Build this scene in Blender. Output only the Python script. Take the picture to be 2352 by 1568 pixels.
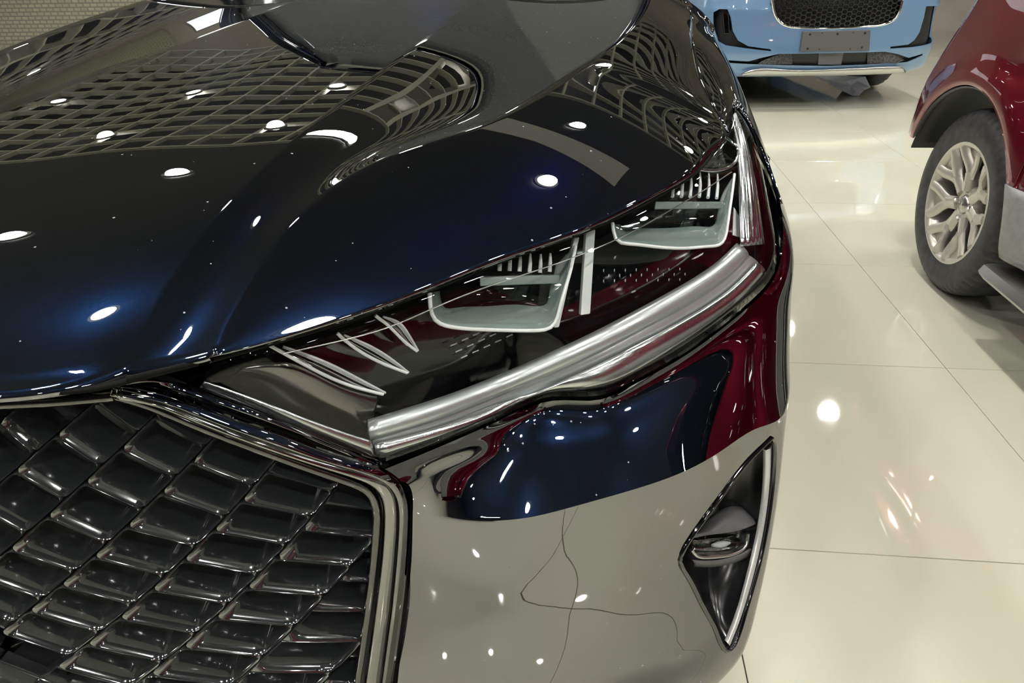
import bpy, bmesh, math, random
import numpy as np
from mathutils import Vector, Matrix
from mathutils.bvhtree import BVHTree
random.seed(7)
for o in list(bpy.data.objects): bpy.data.objects.remove(o)
S = bpy.context.scene
COL = S.collection

# ------------------------------------------------------------------ camera
FPX, YAW, PITCH, ROLL, CAMH = 1598.7, .1140, .5118, -.0213, 1.142
_f = np.array([-math.sin(YAW)*math.cos(PITCH), math.cos(YAW)*math.cos(PITCH), -math.sin(PITCH)])
_r0 = np.array([math.cos(YAW), math.sin(YAW), 0.]); _u0 = np.cross(_r0, _f)
_r = _r0*math.cos(ROLL)+_u0*math.sin(ROLL); _u = np.cross(_r, _f)
CAM = np.array([0, 0, CAMH])
cd = bpy.data.cameras.new('camera'); cam = bpy.data.objects.new('camera', cd); COL.objects.link(cam)
cd.sensor_fit = 'HORIZONTAL'; cd.sensor_width = 36; cd.lens = FPX*36/2352; cd.clip_start = .02; cd.clip_end = 100
cam.matrix_world = Matrix(((_r[0], _u[0], -_f[0], 0), (_r[1], _u[1], -_f[1], 0), (_r[2], _u[2], -_f[2], CAMH), (0, 0, 0, 1)))
S.camera = cam

# ------------------------------------------------------------------ light and exposure
S.view_settings.view_transform = 'Standard'; S.view_settings.look = 'None'
S.view_settings.exposure = 0.0; S.view_settings.gamma = 1
S.view_settings.use_curve_mapping = False
W = bpy.data.worlds.new('world'); S.world = W; W.use_nodes = True
W.node_tree.nodes['Background'].inputs[0].default_value = (.9, .93, 1, 1)
W.node_tree.nodes['Background'].inputs[1].default_value = .25
LAMP_W = 20.3          # watts of each ceiling downlight
LAMP_COL = (1, .965, .90)

# ------------------------------------------------------------------ survey: photograph pixel -> place
def ray(px, py):
    return _r*(px-1176)/FPX - _u*(py-784)/FPX + _f
def at(px, py, z=None, x=None, y=None):
    d = ray(px, py)
    if z is not None: t = (z-CAMH)/d[2]
    elif x is not None: t = x/d[0]
    else: t = y/d[1]
    return CAM + d*t
def V(*a): return np.array(a, float)

# ------------------------------------------------------------------ materials
def mat(name, base, metallic=0, rough=.4, ior=1.5, coat=0, coat_ior=1.5, coat_rough=.03, emis=None, estr=0, trans=0, alpha=1):
    m = bpy.data.materials.new(name); m.use_nodes = True
    b = m.node_tree.nodes['Principled BSDF']; I = b.inputs
    I['Base Color'].default_value = (*base, 1); I['Metallic'].default_value = metallic; I['Roughness'].default_value = rough
    I['IOR'].default_value = ior; I['Coat Weight'].default_value = coat; I['Coat IOR'].default_value = coat_ior; I['Coat Roughness'].default_value = coat_rough
    I['Transmission Weight'].default_value = trans; I['Alpha'].default_value = alpha
    if emis: I['Emission Color'].default_value = (*emis, 1); I['Emission Strength'].default_value = estr
    return m
def nodes(m): return m.node_tree.nodes, m.node_tree.links, m.node_tree.nodes['Principled BSDF']
def noisy(m, c1, c2, scale=20, detail=3, rough=None, bump=0, coord='Object'):
    N, L, b = nodes(m)
    tc = N.new('ShaderNodeTexCoord'); n = N.new('ShaderNodeTexNoise'); n.inputs['Scale'].default_value = scale; n.inputs['Detail'].default_value = detail
    L.new(tc.outputs[coord], n.inputs['Vector'])
    r = N.new('ShaderNodeValToRGB'); r.color_ramp.elements[0].position = .35; r.color_ramp.elements[1].position = .65
    r.color_ramp.elements[0].color = (*c1, 1); r.color_ramp.elements[1].color = (*c2, 1)
    L.new(n.outputs['Fac'], r.inputs[0]); L.new(r.outputs[0], b.inputs['Base Color'])
    if bump:
        bp = N.new('ShaderNodeBump'); bp.inputs['Strength'].default_value = bump; bp.inputs['Distance'].default_value = .002
        L.new(n.outputs['Fac'], bp.inputs['Height']); L.new(bp.outputs[0], b.inputs['Normal'])
    return m
def flakes(m, base, flake, scale=900, lo=.70, hi=.80, dust=0):
    """metallic flake and dust specks in a car paint"""
    N, L, b = nodes(m)
    tc = N.new('ShaderNodeTexCoord'); v = N.new('ShaderNodeTexVoronoi'); v.inputs['Scale'].default_value = scale
    L.new(tc.outputs['Object'], v.inputs['Vector'])
    r = N.new('ShaderNodeValToRGB'); r.color_ramp.elements[0].position = lo; r.color_ramp.elements[1].position = hi
    r.color_ramp.elements[0].color = (*base, 1); r.color_ramp.elements[1].color = (*flake, 1)
    sp = N.new('ShaderNodeSeparateColor'); L.new(v.outputs['Color'], sp.inputs[0])
    L.new(sp.outputs[0], r.inputs[0]); L.new(r.outputs[0], b.inputs['Base Color'])
    b.inputs['Specular Tint'].default_value = (*[min(1, .05+c*6.5) for c in flake], 1)
    if dust:      # settled dust specks
        d = N.new('ShaderNodeTexVoronoi'); d.inputs['Scale'].default_value = dust; L.new(tc.outputs['Object'], d.inputs['Vector'])
        sc = N.new('ShaderNodeSeparateColor'); L.new(d.outputs['Color'], sc.inputs[0])
        lt = N.new('ShaderNodeMath'); lt.operation = 'MULTIPLY'; lt.inputs[1].default_value = .105; pw = N.new('ShaderNodeMath'); pw.operation = 'POWER'; pw.inputs[1].default_value = 4
        L.new(sc.outputs[1], pw.inputs[0]); L.new(pw.outputs[0], lt.inputs[0])
        lo = N.new('ShaderNodeMath'); lo.operation = 'LESS_THAN'; L.new(d.outputs['Distance'], lo.inputs[0]); L.new(lt.outputs[0], lo.inputs[1])
        df = N.new('ShaderNodeBsdfDiffuse'); df.inputs[0].default_value = (.30, .31, .33, 1)
        mx = N.new('ShaderNodeMixShader'); L.new(lo.outputs[0], mx.inputs[0]); L.new(b.outputs[0], mx.inputs[1]); L.new(df.outputs[0], mx.inputs[2])
        L.new(mx.outputs[0], N['Material Output'].inputs[0])
    return m
def clear_lens(name, tint=(1, 1, 1), ior=1.5, rough=0.0):
    """thin clear cover: lets light straight through, mirrors by fresnel"""
    m = bpy.data.materials.new(name); m.use_nodes = True; N = m.node_tree.nodes; L = m.node_tree.links
    N.remove(N['Principled BSDF']); out = N['Material Output']
    t = N.new('ShaderNodeBsdfTransparent'); t.inputs[0].default_value = (*tint, 1)
    g = N.new('ShaderNodeBsdfGlossy'); g.inputs['Roughness'].default_value = rough
    f = N.new('ShaderNodeFresnel'); f.inputs[0].default_value = ior
    ge = N.new('ShaderNodeNewGeometry'); sb = N.new('ShaderNodeMath'); sb.operation = 'SUBTRACT'; sb.inputs[0].default_value = 1; L.new(ge.outputs['Backfacing'], sb.inputs[1])
    ml = N.new('ShaderNodeMath'); ml.operation = 'MULTIPLY'; L.new(f.outputs[0], ml.inputs[0]); L.new(sb.outputs[0], ml.inputs[1])
    mx = N.new('ShaderNodeMixShader'); L.new(ml.outputs[0], mx.inputs[0]); L.new(t.outputs[0], mx.inputs[1]); L.new(g.outputs[0], mx.inputs[2])
    L.new(mx.outputs[0], out.inputs[0])
    return m

M = {}
M['navy'] = flakes(mat('navy_paint', (.004, .012, .05), 1, .30, coat=1, coat_ior=2.9, coat_rough=.0), (.0010, .0032, .0100), (.0026, .008, .025), 1600, dust=75)
M['black_gloss'] = mat('black_gloss', (.004, .004, .005), 0, .06, ior=2.0)
M['black_trim'] = mat('black_trim', (.012, .012, .013), 0, .35)
M['rubber'] = noisy(mat('tyre_rubber', (.03, .03, .033), 0, .55), (.022, .022, .025), (.05, .05, .055), 30)
M['chrome'] = mat('chrome', (.82, .83, .84), 1, .06)
M['satin'] = mat('satin_silver', (.62, .62, .60), 1, .28)
M['dark_chrome'] = mat('dark_chrome', (.10, .105, .11), 1, .10, coat=1, coat_ior=1.7)
M['frost'] = mat('frosted_clear_plastic', (.80, .84, .83), 0, .16, alpha=.72)
M['frost_white'] = mat('white_light_guide', (.90, .92, .92), 0, .2)
M['reflector'] = mat('reflector_silver', (.86, .87, .88), 1, .20)
M['drl'] = mat('light_guide_silver', (.66, .69, .70), .7, .30, coat=.6)
M['lens'] = clear_lens('clear_lens', (.97, .98, .98), 1.45)
M['module_glass'] = clear_lens('module_glass', (.80, .84, .83), 1.6)
M['glass'] = mat('dark_glass', (.01, .012, .012), 0, .02, ior=1.6)
M['seal'] = mat('rubber_seal', (.006, .006, .006), 0, .6, ior=1.15)

# ------------------------------------------------------------------ mesh helpers
def link(name, me, m=None, parent=None, kind=None):
    o = bpy.data.objects.new(name, me); COL.objects.link(o)
    if m is not None and me is not None: me.materials.append(m)
    if parent is not None: o.parent = parent
    if kind: o['kind'] = kind
    return o
def tag(o, label=None, cat=None, group=None, kind=None):
    if label: o['label'] = label
    if cat: o['category'] = cat
    if group: o['group'] = group
    if kind: o['kind'] = kind
    return o
def empty(name, loc=(0, 0, 0), rz=0, label=None, cat=None, group=None):
    o = bpy.data.objects.new(name, None); COL.objects.link(o); o.location = loc; o.rotation_euler = (0, 0, rz); o.empty_display_size = .1
    bpy.context.view_layer.update()
    return tag(o, label, cat, group)
def pydata(name, v, f, smooth=True, angle=None):
    me = bpy.data.meshes.new(name); me.from_pydata([tuple(map(float, p)) for p in v], [], f); me.update()
    if smooth:
        me.polygons.foreach_set('use_smooth', [True]*len(me.polygons))
        if angle: me.set_sharp_from_angle(angle=math.radians(angle))
    return me
def clean(me, dist=1e-5, recalc=True):
    bm = bmesh.new(); bm.from_mesh(me); bmesh.ops.remove_doubles(bm, verts=bm.verts, dist=dist)
    if recalc: bmesh.ops.recalc_face_normals(bm, faces=bm.faces)
    bm.to_mesh(me); bm.free(); return me
def spline(pts, n=40, u=None):
    """natural cubic spline through points (chord parameter); sampled at n even or given u in 0..1"""
    P = np.array(pts, float); m = len(P)
    if m == 2:
        t = np.linspace(0, 1, n) if u is None else np.asarray(u); return P[0]+(P[1]-P[0])*t[:, None]
    d = np.sqrt(np.linalg.norm(np.diff(P, axis=0), axis=1))**1.0
    d = np.maximum(d, 1e-6); T = np.concatenate([[0], np.cumsum(d**1.5)]); T /= T[-1]
    h = np.diff(T); A = np.zeros((m, m)); B = np.zeros((m, P.shape[1])); A[0, 0] = A[-1, -1] = 1
    for i in range(1, m-1):
        A[i, i-1] = h[i-1]; A[i, i] = 2*(h[i-1]+h[i]); A[i, i+1] = h[i]
        B[i] = 6*((P[i+1]-P[i])/h[i]-(P[i]-P[i-1])/h[i-1])
    K = np.linalg.solve(A, B)
    t = np.linspace(0, 1, n) if u is None else np.asarray(u)
    k = np.clip(np.searchsorted(T, t, side='right')-1, 0, m-2); a = (T[k+1]-t)[:, None]; b = (t-T[k])[:, None]; hh = h[k][:, None]
    return K[k]*a**3/(6*hh)+K[k+1]*b**3/(6*hh)+(P[k]/hh-K[k]*hh/6)*a+(P[k+1]/hh-K[k+1]*hh/6)*b
def resample(pts, n):
    P = np.array(pts, float); d = np.concatenate([[0], np.cumsum(np.linalg.norm(np.diff(P, axis=0), axis=1))]); d /= d[-1]
    t = np.linspace(0, 1, n); return np.stack([np.interp(t, d, P[:, k]) for k in range(P.shape[1])], 1)
def smooth_line(pts, n=40):
    return resample(spline(pts, max(200, n*4)), n)
def across(rows, creases=(), sub=6, eps=.06):
    """rows: R x n x 3 rails; cubic hermite across the rails, one-sided tangents at crease rails, tight rows beside creases"""
    Q = np.array(rows); R = len(Q)
    seg = [np.linalg.norm(Q[i+1]-Q[i], axis=1).mean()+1e-9 for i in range(R-1)]
    def slope(i, j): return (Q[j]-Q[i])/sum(seg[min(i, j):max(i, j)])*(1 if j > i else -1)*(1 if j > i else -1)
    out = []
    for i in range(R-1):
        s = (Q[i+1]-Q[i])/seg[i]
        if i == 0 or i in creases: m0 = s
        else: m0 = (s*seg[i-1]+(Q[i]-Q[i-1])/seg[i-1]*seg[i])/(seg[i-1]+seg[i])
        if i+1 == R-1 or i+1 in creases: m1 = s
        else: m1 = (s*seg[i+1]+(Q[i+2]-Q[i+1])/seg[i+1]*seg[i])/(seg[i+1]+seg[i])
        if i == 0 or i in creases: m0 = 1.5*s-.5*m1
        if i+1 == R-1 or i+1 in creases: m1 = 1.5*s-.5*m0
        ts = list(np.linspace(0, 1, sub+1))
        if i in creases: ts.insert(1, eps)
        if i+1 in creases: ts.insert(-1, 1-eps)
        if i < R-2: ts = ts[:-1]
        for t in ts:
            h = seg[i]
            out.append((2*t**3-3*t**2+1)*Q[i]+(t**3-2*t**2+t)*h*m0+(-2*t**3+3*t**2)*Q[i+1]+(t**3-t**2)*h*m1)
    return np.array(out)
def grid_mesh(name, G, angle=None, flip=False, closed=False):
    G = np.array(G); r, c = G.shape[:2]; f = []
    for i in range(r-1):
        for j in range(c if closed else c-1):
            k = (j+1) % c
            q = (i*c+j, i*c+k, (i+1)*c+k, (i+1)*c+j)
            f.append(q[::-1] if flip else q)
    return pydata(name, G.reshape(-1, 3), f, True, angle)
def thick(o, t, offset=-1):
    md = o.modifiers.new('thickness', 'SOLIDIFY'); md.thickness = t; md.offset = offset; return o
def tube_mesh(name, pts, r, seg=8, flat=None, caps=True):
    """tube along a polyline; r number or list; flat=(a,b) scales of the section along (side, up)"""
    P = np.array(pts, float); n = len(P); rr = np.full(n, r) if np.isscalar(r) else np.array(r)
    T = np.gradient(P, axis=0); T /= np.linalg.norm(T, axis=1)[:, None]+1e-12
    up = V(0, 0, 1); v = []; f = []
    for i in range(n):
        s = np.cross(T[i], up); s = s/np.linalg.norm(s) if np.linalg.norm(s) > 1e-3 else V(1, 0, 0); w = np.cross(s, T[i])
        a, b = flat or (1, 1)
        for k in range(seg):
            an = 2*math.pi*k/seg; v.append(P[i]+rr[i]*(a*math.cos(an)*s+b*math.sin(an)*w))
    for i in range(n-1):
        for k in range(seg):
            k2 = (k+1) % seg; f.append((i*seg+k, i*seg+k2, (i+1)*seg+k2, (i+1)*seg+k))
    if caps: f.append(tuple(range(seg))[::-1]); f.append(tuple((n-1)*seg+k for k in range(seg)))
    return pydata(name, v, f, True, 50)
def box_mesh(name, lo, hi, bev=0.0):
    bm = bmesh.new(); bmesh.ops.create_cube(bm, size=1)
    lo, hi = np.array(lo, float), np.array(hi, float)
    for vt in bm.verts: vt.co = Vector(tuple((lo+hi)/2 + np.array(vt.co)*(hi-lo)))
    if bev: bmesh.ops.bevel(bm, geom=bm.edges[:], offset=bev, segments=2, affect='EDGES', profile=.5)
    me = bpy.data.meshes.new(name); bm.to_mesh(me); bm.free(); return me
def prism_mesh(name, poly, ext, bev=0.0):
    """closed prism: polygon (n x 3) extruded by vector ext"""
    n = len(poly); v = [tuple(p) for p in poly]+[tuple(np.array(p)+ext) for p in poly]
    f = [tuple(range(n))[::-1], tuple(range(n, 2*n))]+[(i, (i+1) % n, n+(i+1) % n, n+i) for i in range(n)]
    me = pydata(name, v, f, False); clean(me)
    if bev:
        bm = bmesh.new(); bm.from_mesh(me); bmesh.ops.bevel(bm, geom=bm.edges[:], offset=bev, segments=2, affect='EDGES', profile=.5); bm.to_mesh(me); bm.free()
    return me
def join_meshes(name, ms):
    bm = bmesh.new()
    for m in ms: bm.from_mesh(m)
    me = bpy.data.meshes.new(name); bm.to_mesh(me); bm.free()
    me.polygons.foreach_set('use_smooth', [True]*len(me.polygons)); me.set_sharp_from_angle(angle=math.radians(40))
    return me
def bvh_of(G):
    G = np.array(G); r, c = G.shape[:2]
    return BVHTree.FromPolygons([Vector(p) for p in G.reshape(-1, 3)], [(i*c+j, i*c+j+1, (i+1)*c+j+1, (i+1)*c+j) for i in range(r-1) for j in range(c-1)])
def hit(bvh, px, py):
    d = Vector(ray(px, py)).normalized(); h = bvh.ray_cast(Vector(CAM), d)
    if h[0] is None:
        # just past the rim: nearest place on the surface to the line of sight
        best = None
        for t in np.linspace(.2, 3, 300):
            q = bvh.find_nearest(Vector(CAM)+d*t)
            if best is None or q[3] < best[0]: best = (q[3], q[0], q[1])
        return np.array(best[1]), np.array(best[2])
    return np.array(h[0]), np.array(h[1])
XC = -.55            # centre plane of the navy car
def mirror_copy(o, parent):
    me = o.data.copy(); co = np.empty(len(me.vertices)*3); me.vertices.foreach_get('co', co); co = co.reshape(-1, 3); co[:, 0] = 2*XC-co[:, 0]
    me.vertices.foreach_set('co', co.ravel()); me.flip_normals(); me.update()
    c = o.copy(); c.data = me; COL.objects.link(c); c.parent = parent
    return c

#==STRUCTURE==
# ------------------------------------------------------------------ floor: polished tiles, 0.8 m, one object each
TILE = .8; JX, JY = 1.1153, 1.1484
M['grout'] = mat('dark_grout', (.16, .15, .12), 0, .8)
M['tile'] = noisy(mat('polished_cream_tile', (.62, .59, .49), 0, .04, ior=1.5, coat=.5, coat_ior=1.6), (.655, .668, .525), (.69, .68, .56), 2.2, 2)
floor = link('floor', box_mesh('floor', (-16.5, -7, -.06), (9.5, 12.2, -.006)), M['grout']); tag(floor, kind='structure')
tme = box_mesh('tile', (.0012, .0012, -.006), (TILE-.0012, TILE-.0012, 0), .0008); tme.materials.append(M['tile'])
for i in range(-9, 8):
    for j in range(-6, 12):
        t = bpy.data.objects.new('tile', tme); COL.objects.link(t); t.location = (JX+i*TILE, JY+j*TILE, 0); t.parent = floor
far = []
for i in range(-22, 10):
    for j in range(-10, 14):
        if -9 <= i < 8 and -6 <= j < 12: continue
        x, y = JX+i*TILE, JY+j*TILE
        far.append(box_mesh('t', (x+.0012, y+.0012, -.006), (x+TILE-.0012, y+TILE-.0012, 0)))
bm = bmesh.new()
for m_ in far: bm.from_mesh(m_); bpy.data.meshes.remove(m_)
fm = bpy.data.meshes.new('far_tiles'); bm.to_mesh(fm); bm.free()
tag(link('tile_field', fm, M['tile'], floor), kind='stuff')

# ------------------------------------------------------------------ walls
M['wall'] = noisy(mat('beige_wall', (.42, .37, .31), 0, .6), (.60, .54, .48), (.66, .59, .53), 3)
M['wall_dark'] = mat('dark_wall', (.05, .05, .055), 0, .5)
M['white_wall'] = mat('white_wall', (.6, .6, .58), 0, .6)
ZC = 3.5
tag(link('wall_back', box_mesh('wall_back', (-16, 11.6, 0), (9, 11.8, 3.7)), M['wall']), kind='structure')
tag(link('wall_left', box_mesh('wall_left', (-16.2, -6.4, 0), (-16, 11.8, 3.7)), M['white_wall']), kind='structure')
tag(link('wall_right', box_mesh('wall_right', (9, -6.4, 0), (9.2, 11.8, 3.7)), M['white_wall']), kind='structure')
tag(link('wall_front', box_mesh('wall_front', (-16, -6.6, 0), (9, -6.4, 3.7)), M['wall_dark']), kind='structure')
# ------------------------------------------------------------------ ceiling: dark soffit, open-cell grid further in, round downlights
M['ceil'] = mat('dark_ceiling', (.018, .020, .026), 0, .7)
M['slat'] = mat('grid_slat_grey', (.46, .45, .40), 0, .5)
ceil = link('ceiling', box_mesh('ceiling', (-16, -6.4, 3.6), (9, 11.6, 3.7)), M['ceil']); tag(ceil, kind='structure')
GX0, GX1, GY0, GY1, GP, GZ = -12.6, 7.56, 5.42, 10.46, .42, 3.06
link('soffit', box_mesh('soffit', (-16, -6.4, 3.06), (9, GY0-.05, 3.598)), M['ceil'], ceil)
sx = box_mesh('slat', (GX0, -.014, -.03), (GX1, .014, .03)); sx.materials.append(M['slat'])
sy = box_mesh('slat', (-.014, GY0, -.03), (.014, GY1, .03)); sy.materials.append(M['slat'])
for k in range(int(round((GY1-GY0)/GP))+1):
    o = bpy.data.objects.new('slat', sx); COL.objects.link(o); o.location = (0, GY0+k*GP, GZ); o.parent = ceil
for k in range(int(round((GX1-GX0)/GP))+1):
    o = bpy.data.objects.new('slat', sy); COL.objects.link(o); o.location = (GX0+k*GP, 0, GZ-.001); o.parent = ceil
link('soffit_panel', prism_mesh('soffit_panel', [V(-.38, 3.62, 3.045), V(-.15, 4.35, 3.045), V(1.47, 3.42, 3.045), V(1.42, 2.98, 3.045), V(.45, 3.45, 3.045)], V(0, 0, .016), .002), mat('pale_panel', (.50, .49, .47), 0, .5), ceil)
# lit window high in the back wall, mirrored in the cars
M['window_light'] = mat('lit_window_pane', (.9, .92, .95), emis=(.95, .97, 1), estr=1.5)
win = link('window_1', box_mesh('window_1', (-6.6, 11.56, 1.85), (-2.4, 11.60, 2.75)), M['satin']); tag(win, kind='structure')
for k in range(4):
    link('pane', box_mesh('pane', (-6.55+1.03*k, 11.545, 1.90), (-5.56+1.03*k, 11.562, 2.70)), M['window_light'], win)
# panel far left, painted as the ceiling grid mirrored in the floor
M['cream_reflection'] = mat('painted_floor_reflection', (.42, .42, .33), 0, .3)
N_, L_, b_ = nodes(M['cream_reflection']); tc_ = N_.new('ShaderNodeTexCoord'); mp_ = N_.new('ShaderNodeMapping'); mp_.inputs['Rotation'].default_value = (math.pi/2, 0, 0)
bk = N_.new('ShaderNodeTexBrick'); bk.inputs['Scale'].default_value = 4.2; bk.inputs['Color1'].default_value = (.62, .62, .48, 1); bk.inputs['Color2'].default_value = (.72, .72, .56, 1); bk.inputs['Mortar'].default_value = (.40, .40, .31, 1); bk.inputs['Mortar Size'].default_value = .05
L_.new(tc_.outputs['Object'], mp_.inputs[0]); L_.new(mp_.outputs[0], bk.inputs['Vector']); L_.new(bk.outputs[0], b_.inputs['Base Color'])
tw = link('reflection_panel_1', box_mesh('reflection_panel_1', (-15.6, 11.54, 0), (-7.0, 11.60, 2.95)), M['cream_reflection']); tag(tw, kind='structure')
M['lamp_face'] = mat('lamp_face', (1, 1, 1), emis=(1, .97, .92), estr=60)
M['lamp_face'].cycles.emission_sampling = 'NONE'
M['lamp_rim'] = mat('lamp_rim', (.5, .5, .5), .8, .3)
def ring_mesh(name, r0, r1, z0, z1, n=24):
    v = []; f = []
    for k in range(n):
        a = 2*math.pi*k/n; c, s = math.cos(a), math.sin(a); v += [(r0*c, r0*s, z0), (r1*c, r1*s, z0), (r1*c, r1*s, z1), (r0*c, r0*s, z1)]
    for k in range(n):
        b, d = 4*k, 4*((k+1) % n)
        for q in range(4): f.append((b+q, b+(q+1) % 4, d+(q+1) % 4, d+q))
    return clean(pydata(name, v, f, True, 40))
rim_me = ring_mesh('lamp_rim', .085, .11, -.01, .02); rim_me.materials.append(M['lamp_rim'])
disc = bpy.data.meshes.new('lamp_face'); bm = bmesh.new(); bmesh.ops.create_cone(bm, cap_ends=True, segments=24, radius1=.085, radius2=.085, depth=.012); bm.to_mesh(disc); bm.free(); disc.materials.append(M['lamp_face'])
lamp_spots = [(2.5-1.77*i, 7.83-1.77*j, 3.04 if 7.83-1.77*j < 5.3 else 3.015) for i in range(-2, 8) for j in range(0, 7)]
for i, (x, y, z) in enumerate(lamp_spots):
    e = empty('ceiling_lamp', (x, y, z-.012), 0, 'round recessed ceiling downlight seen only as a bright dot mirrored in paint', 'lamp', 'ceiling downlights')
    for nm, me in (('rim', rim_me), ('face', disc)):
        o = bpy.data.objects.new(nm, me); COL.objects.link(o); o.parent = e
    ld = bpy.data.lights.new('downlight', 'SPOT'); ld.energy = LAMP_W*4.2; ld.color = LAMP_COL; ld.spot_size = math.radians(150); ld.spot_blend = .6; ld.shadow_soft_size = .08
    lo = bpy.data.objects.new('bulb', ld); COL.objects.link(lo); lo.parent = e; lo.location = (0, 0, -.02)

#==NAVY==
# ================================================================== the navy car in the foreground
car = empty('car', (XC, 1.6, 0), 0, 'glossy dark navy car with mesh grille and clear headlight, filling the foreground', 'car')
bpy.context.view_layer.update()
def part(name, me, m, parent, mirrored=False, mparent=None, th=None):
    """part given in world coordinates, parented to a car Empty (or to a part)"""
    root = parent
    o = link(name, me, m, parent)
    o.matrix_parent_inverse = parent.matrix_world.inverted() if parent is car else Matrix.Identity(4)
    if th: thick(o, th)
    if mirrored:
        c = mirror_copy(o, mparent or parent); c.matrix_parent_inverse = o.matrix_parent_inverse
        return o, c
    return o

# ---------------- hood: rails from the front edge to the windscreen
edge_px = [(290, 868, .880), (430, 835, .878), (540, 806, .876), (650, 775, .874), (850, 712, .872), (1000, 655, .872), (1150, 595, .873), (1300, 543, .876), (1430, 487, .880), (1520, 440, .883), (1590, 398, .886), (1640, 342, .889), (1668, 301, .892)]
edge = np.array([at(x, y, z) for x, y, z in edge_px])
hood_edge = smooth_line(edge, 120)
NH = 120
def rail(*pts): return smooth_line(pts, NH)
def nose(yf, zf, A, tau, B): return lambda y: zf+A*(1-math.exp(-max(0, y-yf)/tau))+B*(y-yf)
def on_profile(px, py, g):
    d = ray(px, py); lo, hi = .2, 3.5
    for _ in range(50):
        m_ = (lo+hi)/2; p = CAM+d*m_
        if p[2] > g(p[1]): lo = m_
        else: hi = m_
    return CAM+d*hi
YR = 2.05
lipc = V(XC, .352, .880); lip0 = at(0, 905, .880); lip1 = at(180, 896, .880)
gC = nose(.352, .880, .060, .11, .058); g1 = nose(.405, .869, .072, .11, .058); gR2 = nose(.43, .877, .052, .11, .068)
ys = lambda yf: yf+(YR-yf)*np.linspace(0, 1, 40)**1.7
R = [rail(*[V(XC, y, gC(y)) for y in ys(.352)])]
R.append(rail(*[V(lip0[0]-.02*(y-.36), y, g1(y+.025)+(gC(y)-g1(y+.05))*.6) for y in ys(lip0[1])]))
R[1][0] = lip0
R.append(rail(*[V(-.3375+.021*(y-.4), y, g1(y)) for y in ys(.405)]))
r2 = [at(480, 821, .877), V(-.272, .55, gR2(.55)), V(-.252, .66, gR2(.66)), V(-.210, .755, gR2(.755))]+[on_profile(x, y, gR2) for x, y in ((1098, 293), (1183, 255), (1247, 217), (1374, 132), (1438, 81), (1484, 25))]+[V(.155, YR+.01, gR2(YR))]
r2 = smooth_line(r2, NH)
vm = []
i1 = lambda y: (-.3375+.021*(y-.4), g1(y))
for y in ys(.418):
    x2 = np.interp(y, r2[:, 1], r2[:, 0]); z2 = np.interp(y, r2[:, 1], r2[:, 2]); x1, z1 = i1(y)
    k = min(1, max(0, (y-.45)/.5)); k = k*k*(3-2*k)
    vm.append(V(x1*.5+x2*.5, y, z1*.5+z2*.5-.0045-(.007+.007*(y-.8))*k))
R.append(rail(*vm)); R.append(r2)
# outer wing of the hood: from the sharp crease down to the lamp edge and the fender gap
oe = smooth_line([at(480, 821, .877)]+[at(*q) for q in edge_px[2:]]+[at(1650, 268, .906), at(1626, 222, .922), at(1605, 178, .937), at(1592, 127, .956), at(1586, 75, .976), at(1582, 20, 1.0), V(.246, YR+.02, 1.008)], NH)
gap_line = oe[int(.48*NH):]
chord = np.linalg.norm(oe-r2, axis=1); kern = np.ones(13)/13
chord = np.convolve(np.pad(chord, 6, mode='edge'), kern, 'valid')
upn = V(.18, -.22, .96)
wing = []
for s_ in np.concatenate([[.02, .05], np.linspace(.1, 1, 26)]):
    wing.append(r2*(1-s_)+oe*s_+upn*(.032*chord*4*s_*(1-s_))[:, None])
wing = np.array(wing)
Rm = [q*V(-1, 1, 1)+V(2*XC, 0, 0) for q in R[1:]][::-1]
nm = len(Rm)
mid = across(Rm+R, creases=(nm-2, nm+2), sub=8, eps=.05)
full = np.concatenate([wing[::-1]*V(-1, 1, 1)+V(2*XC, 0, 0), mid, wing], 0)
hood = part('hood', grid_mesh('hood', full, flip=True), M['navy'], car, th=.006)

# ---------------- headlight
tip = at(1686, 250, .905)
lt = np.concatenate([[at(432, 884, .842)], [at(x, y+5, z-.007) for x, y, z in edge_px[2:-2]], [at(1651, 340, .885), at(1675, 300, .894), tip]])
LT = smooth_line(lt, 80)
lb_px = [(866, 1062, .722), (1000, 1012, .716), (1120, 962, .709), (1215, 922, .702), (1255, 908, .700), (1310, 905, .700), (1370, 905, .700), (1450, 873, .702), (1550, 818, .704), (1650, 748, .708), (1720, 690, .716), (1762, 645, .726), (1780, 590, .742), (1772, 520, .768), (1758, 455, .797)]
LB = smooth_line([at(*q) for q in lb_px], 80)
def coons(T, B, nv, bulge, up=V(.05, -.55, .8)):
    G = []
    for v in np.linspace(0, 1, nv):
        G.append(T*(1-v)+B*v+up*bulge*4*v*(1-v)*np.minimum(1, np.linspace(.25, 1.2, len(T)))[:, None])
    return np.array(G)
LG = coons(LT, LB, 14, .022)
LN = V(.16, -.90, .40); LN /= np.linalg.norm(LN)
def depth_surface(d): return LG-LN*d
def deep(d):
    """search surface at depth d, carried on past the rim of the lens"""
    G = LG-LN*d
    top, bot = G[0]-(G[1]-G[0])*3, G[-1]+(G[-1]-G[-2])*5
    G = np.concatenate([top[None], G, bot[None]], 0)
    lf, rt = G[:, :1]-(G[:, 2:3]-G[:, :1])*3, G[:, -1:]+(G[:, -1:]-G[:, -3:-2])*3
    return np.concatenate([lf, G, rt], 1)
hb = depth_surface(.075)
B30 = bvh_of(deep(.030)); B12 = bvh_of(deep(.014)); B40 = bvh_of(deep(.045)); B06 = bvh_of(deep(.007)); B60 = bvh_of(deep(.065))
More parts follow.
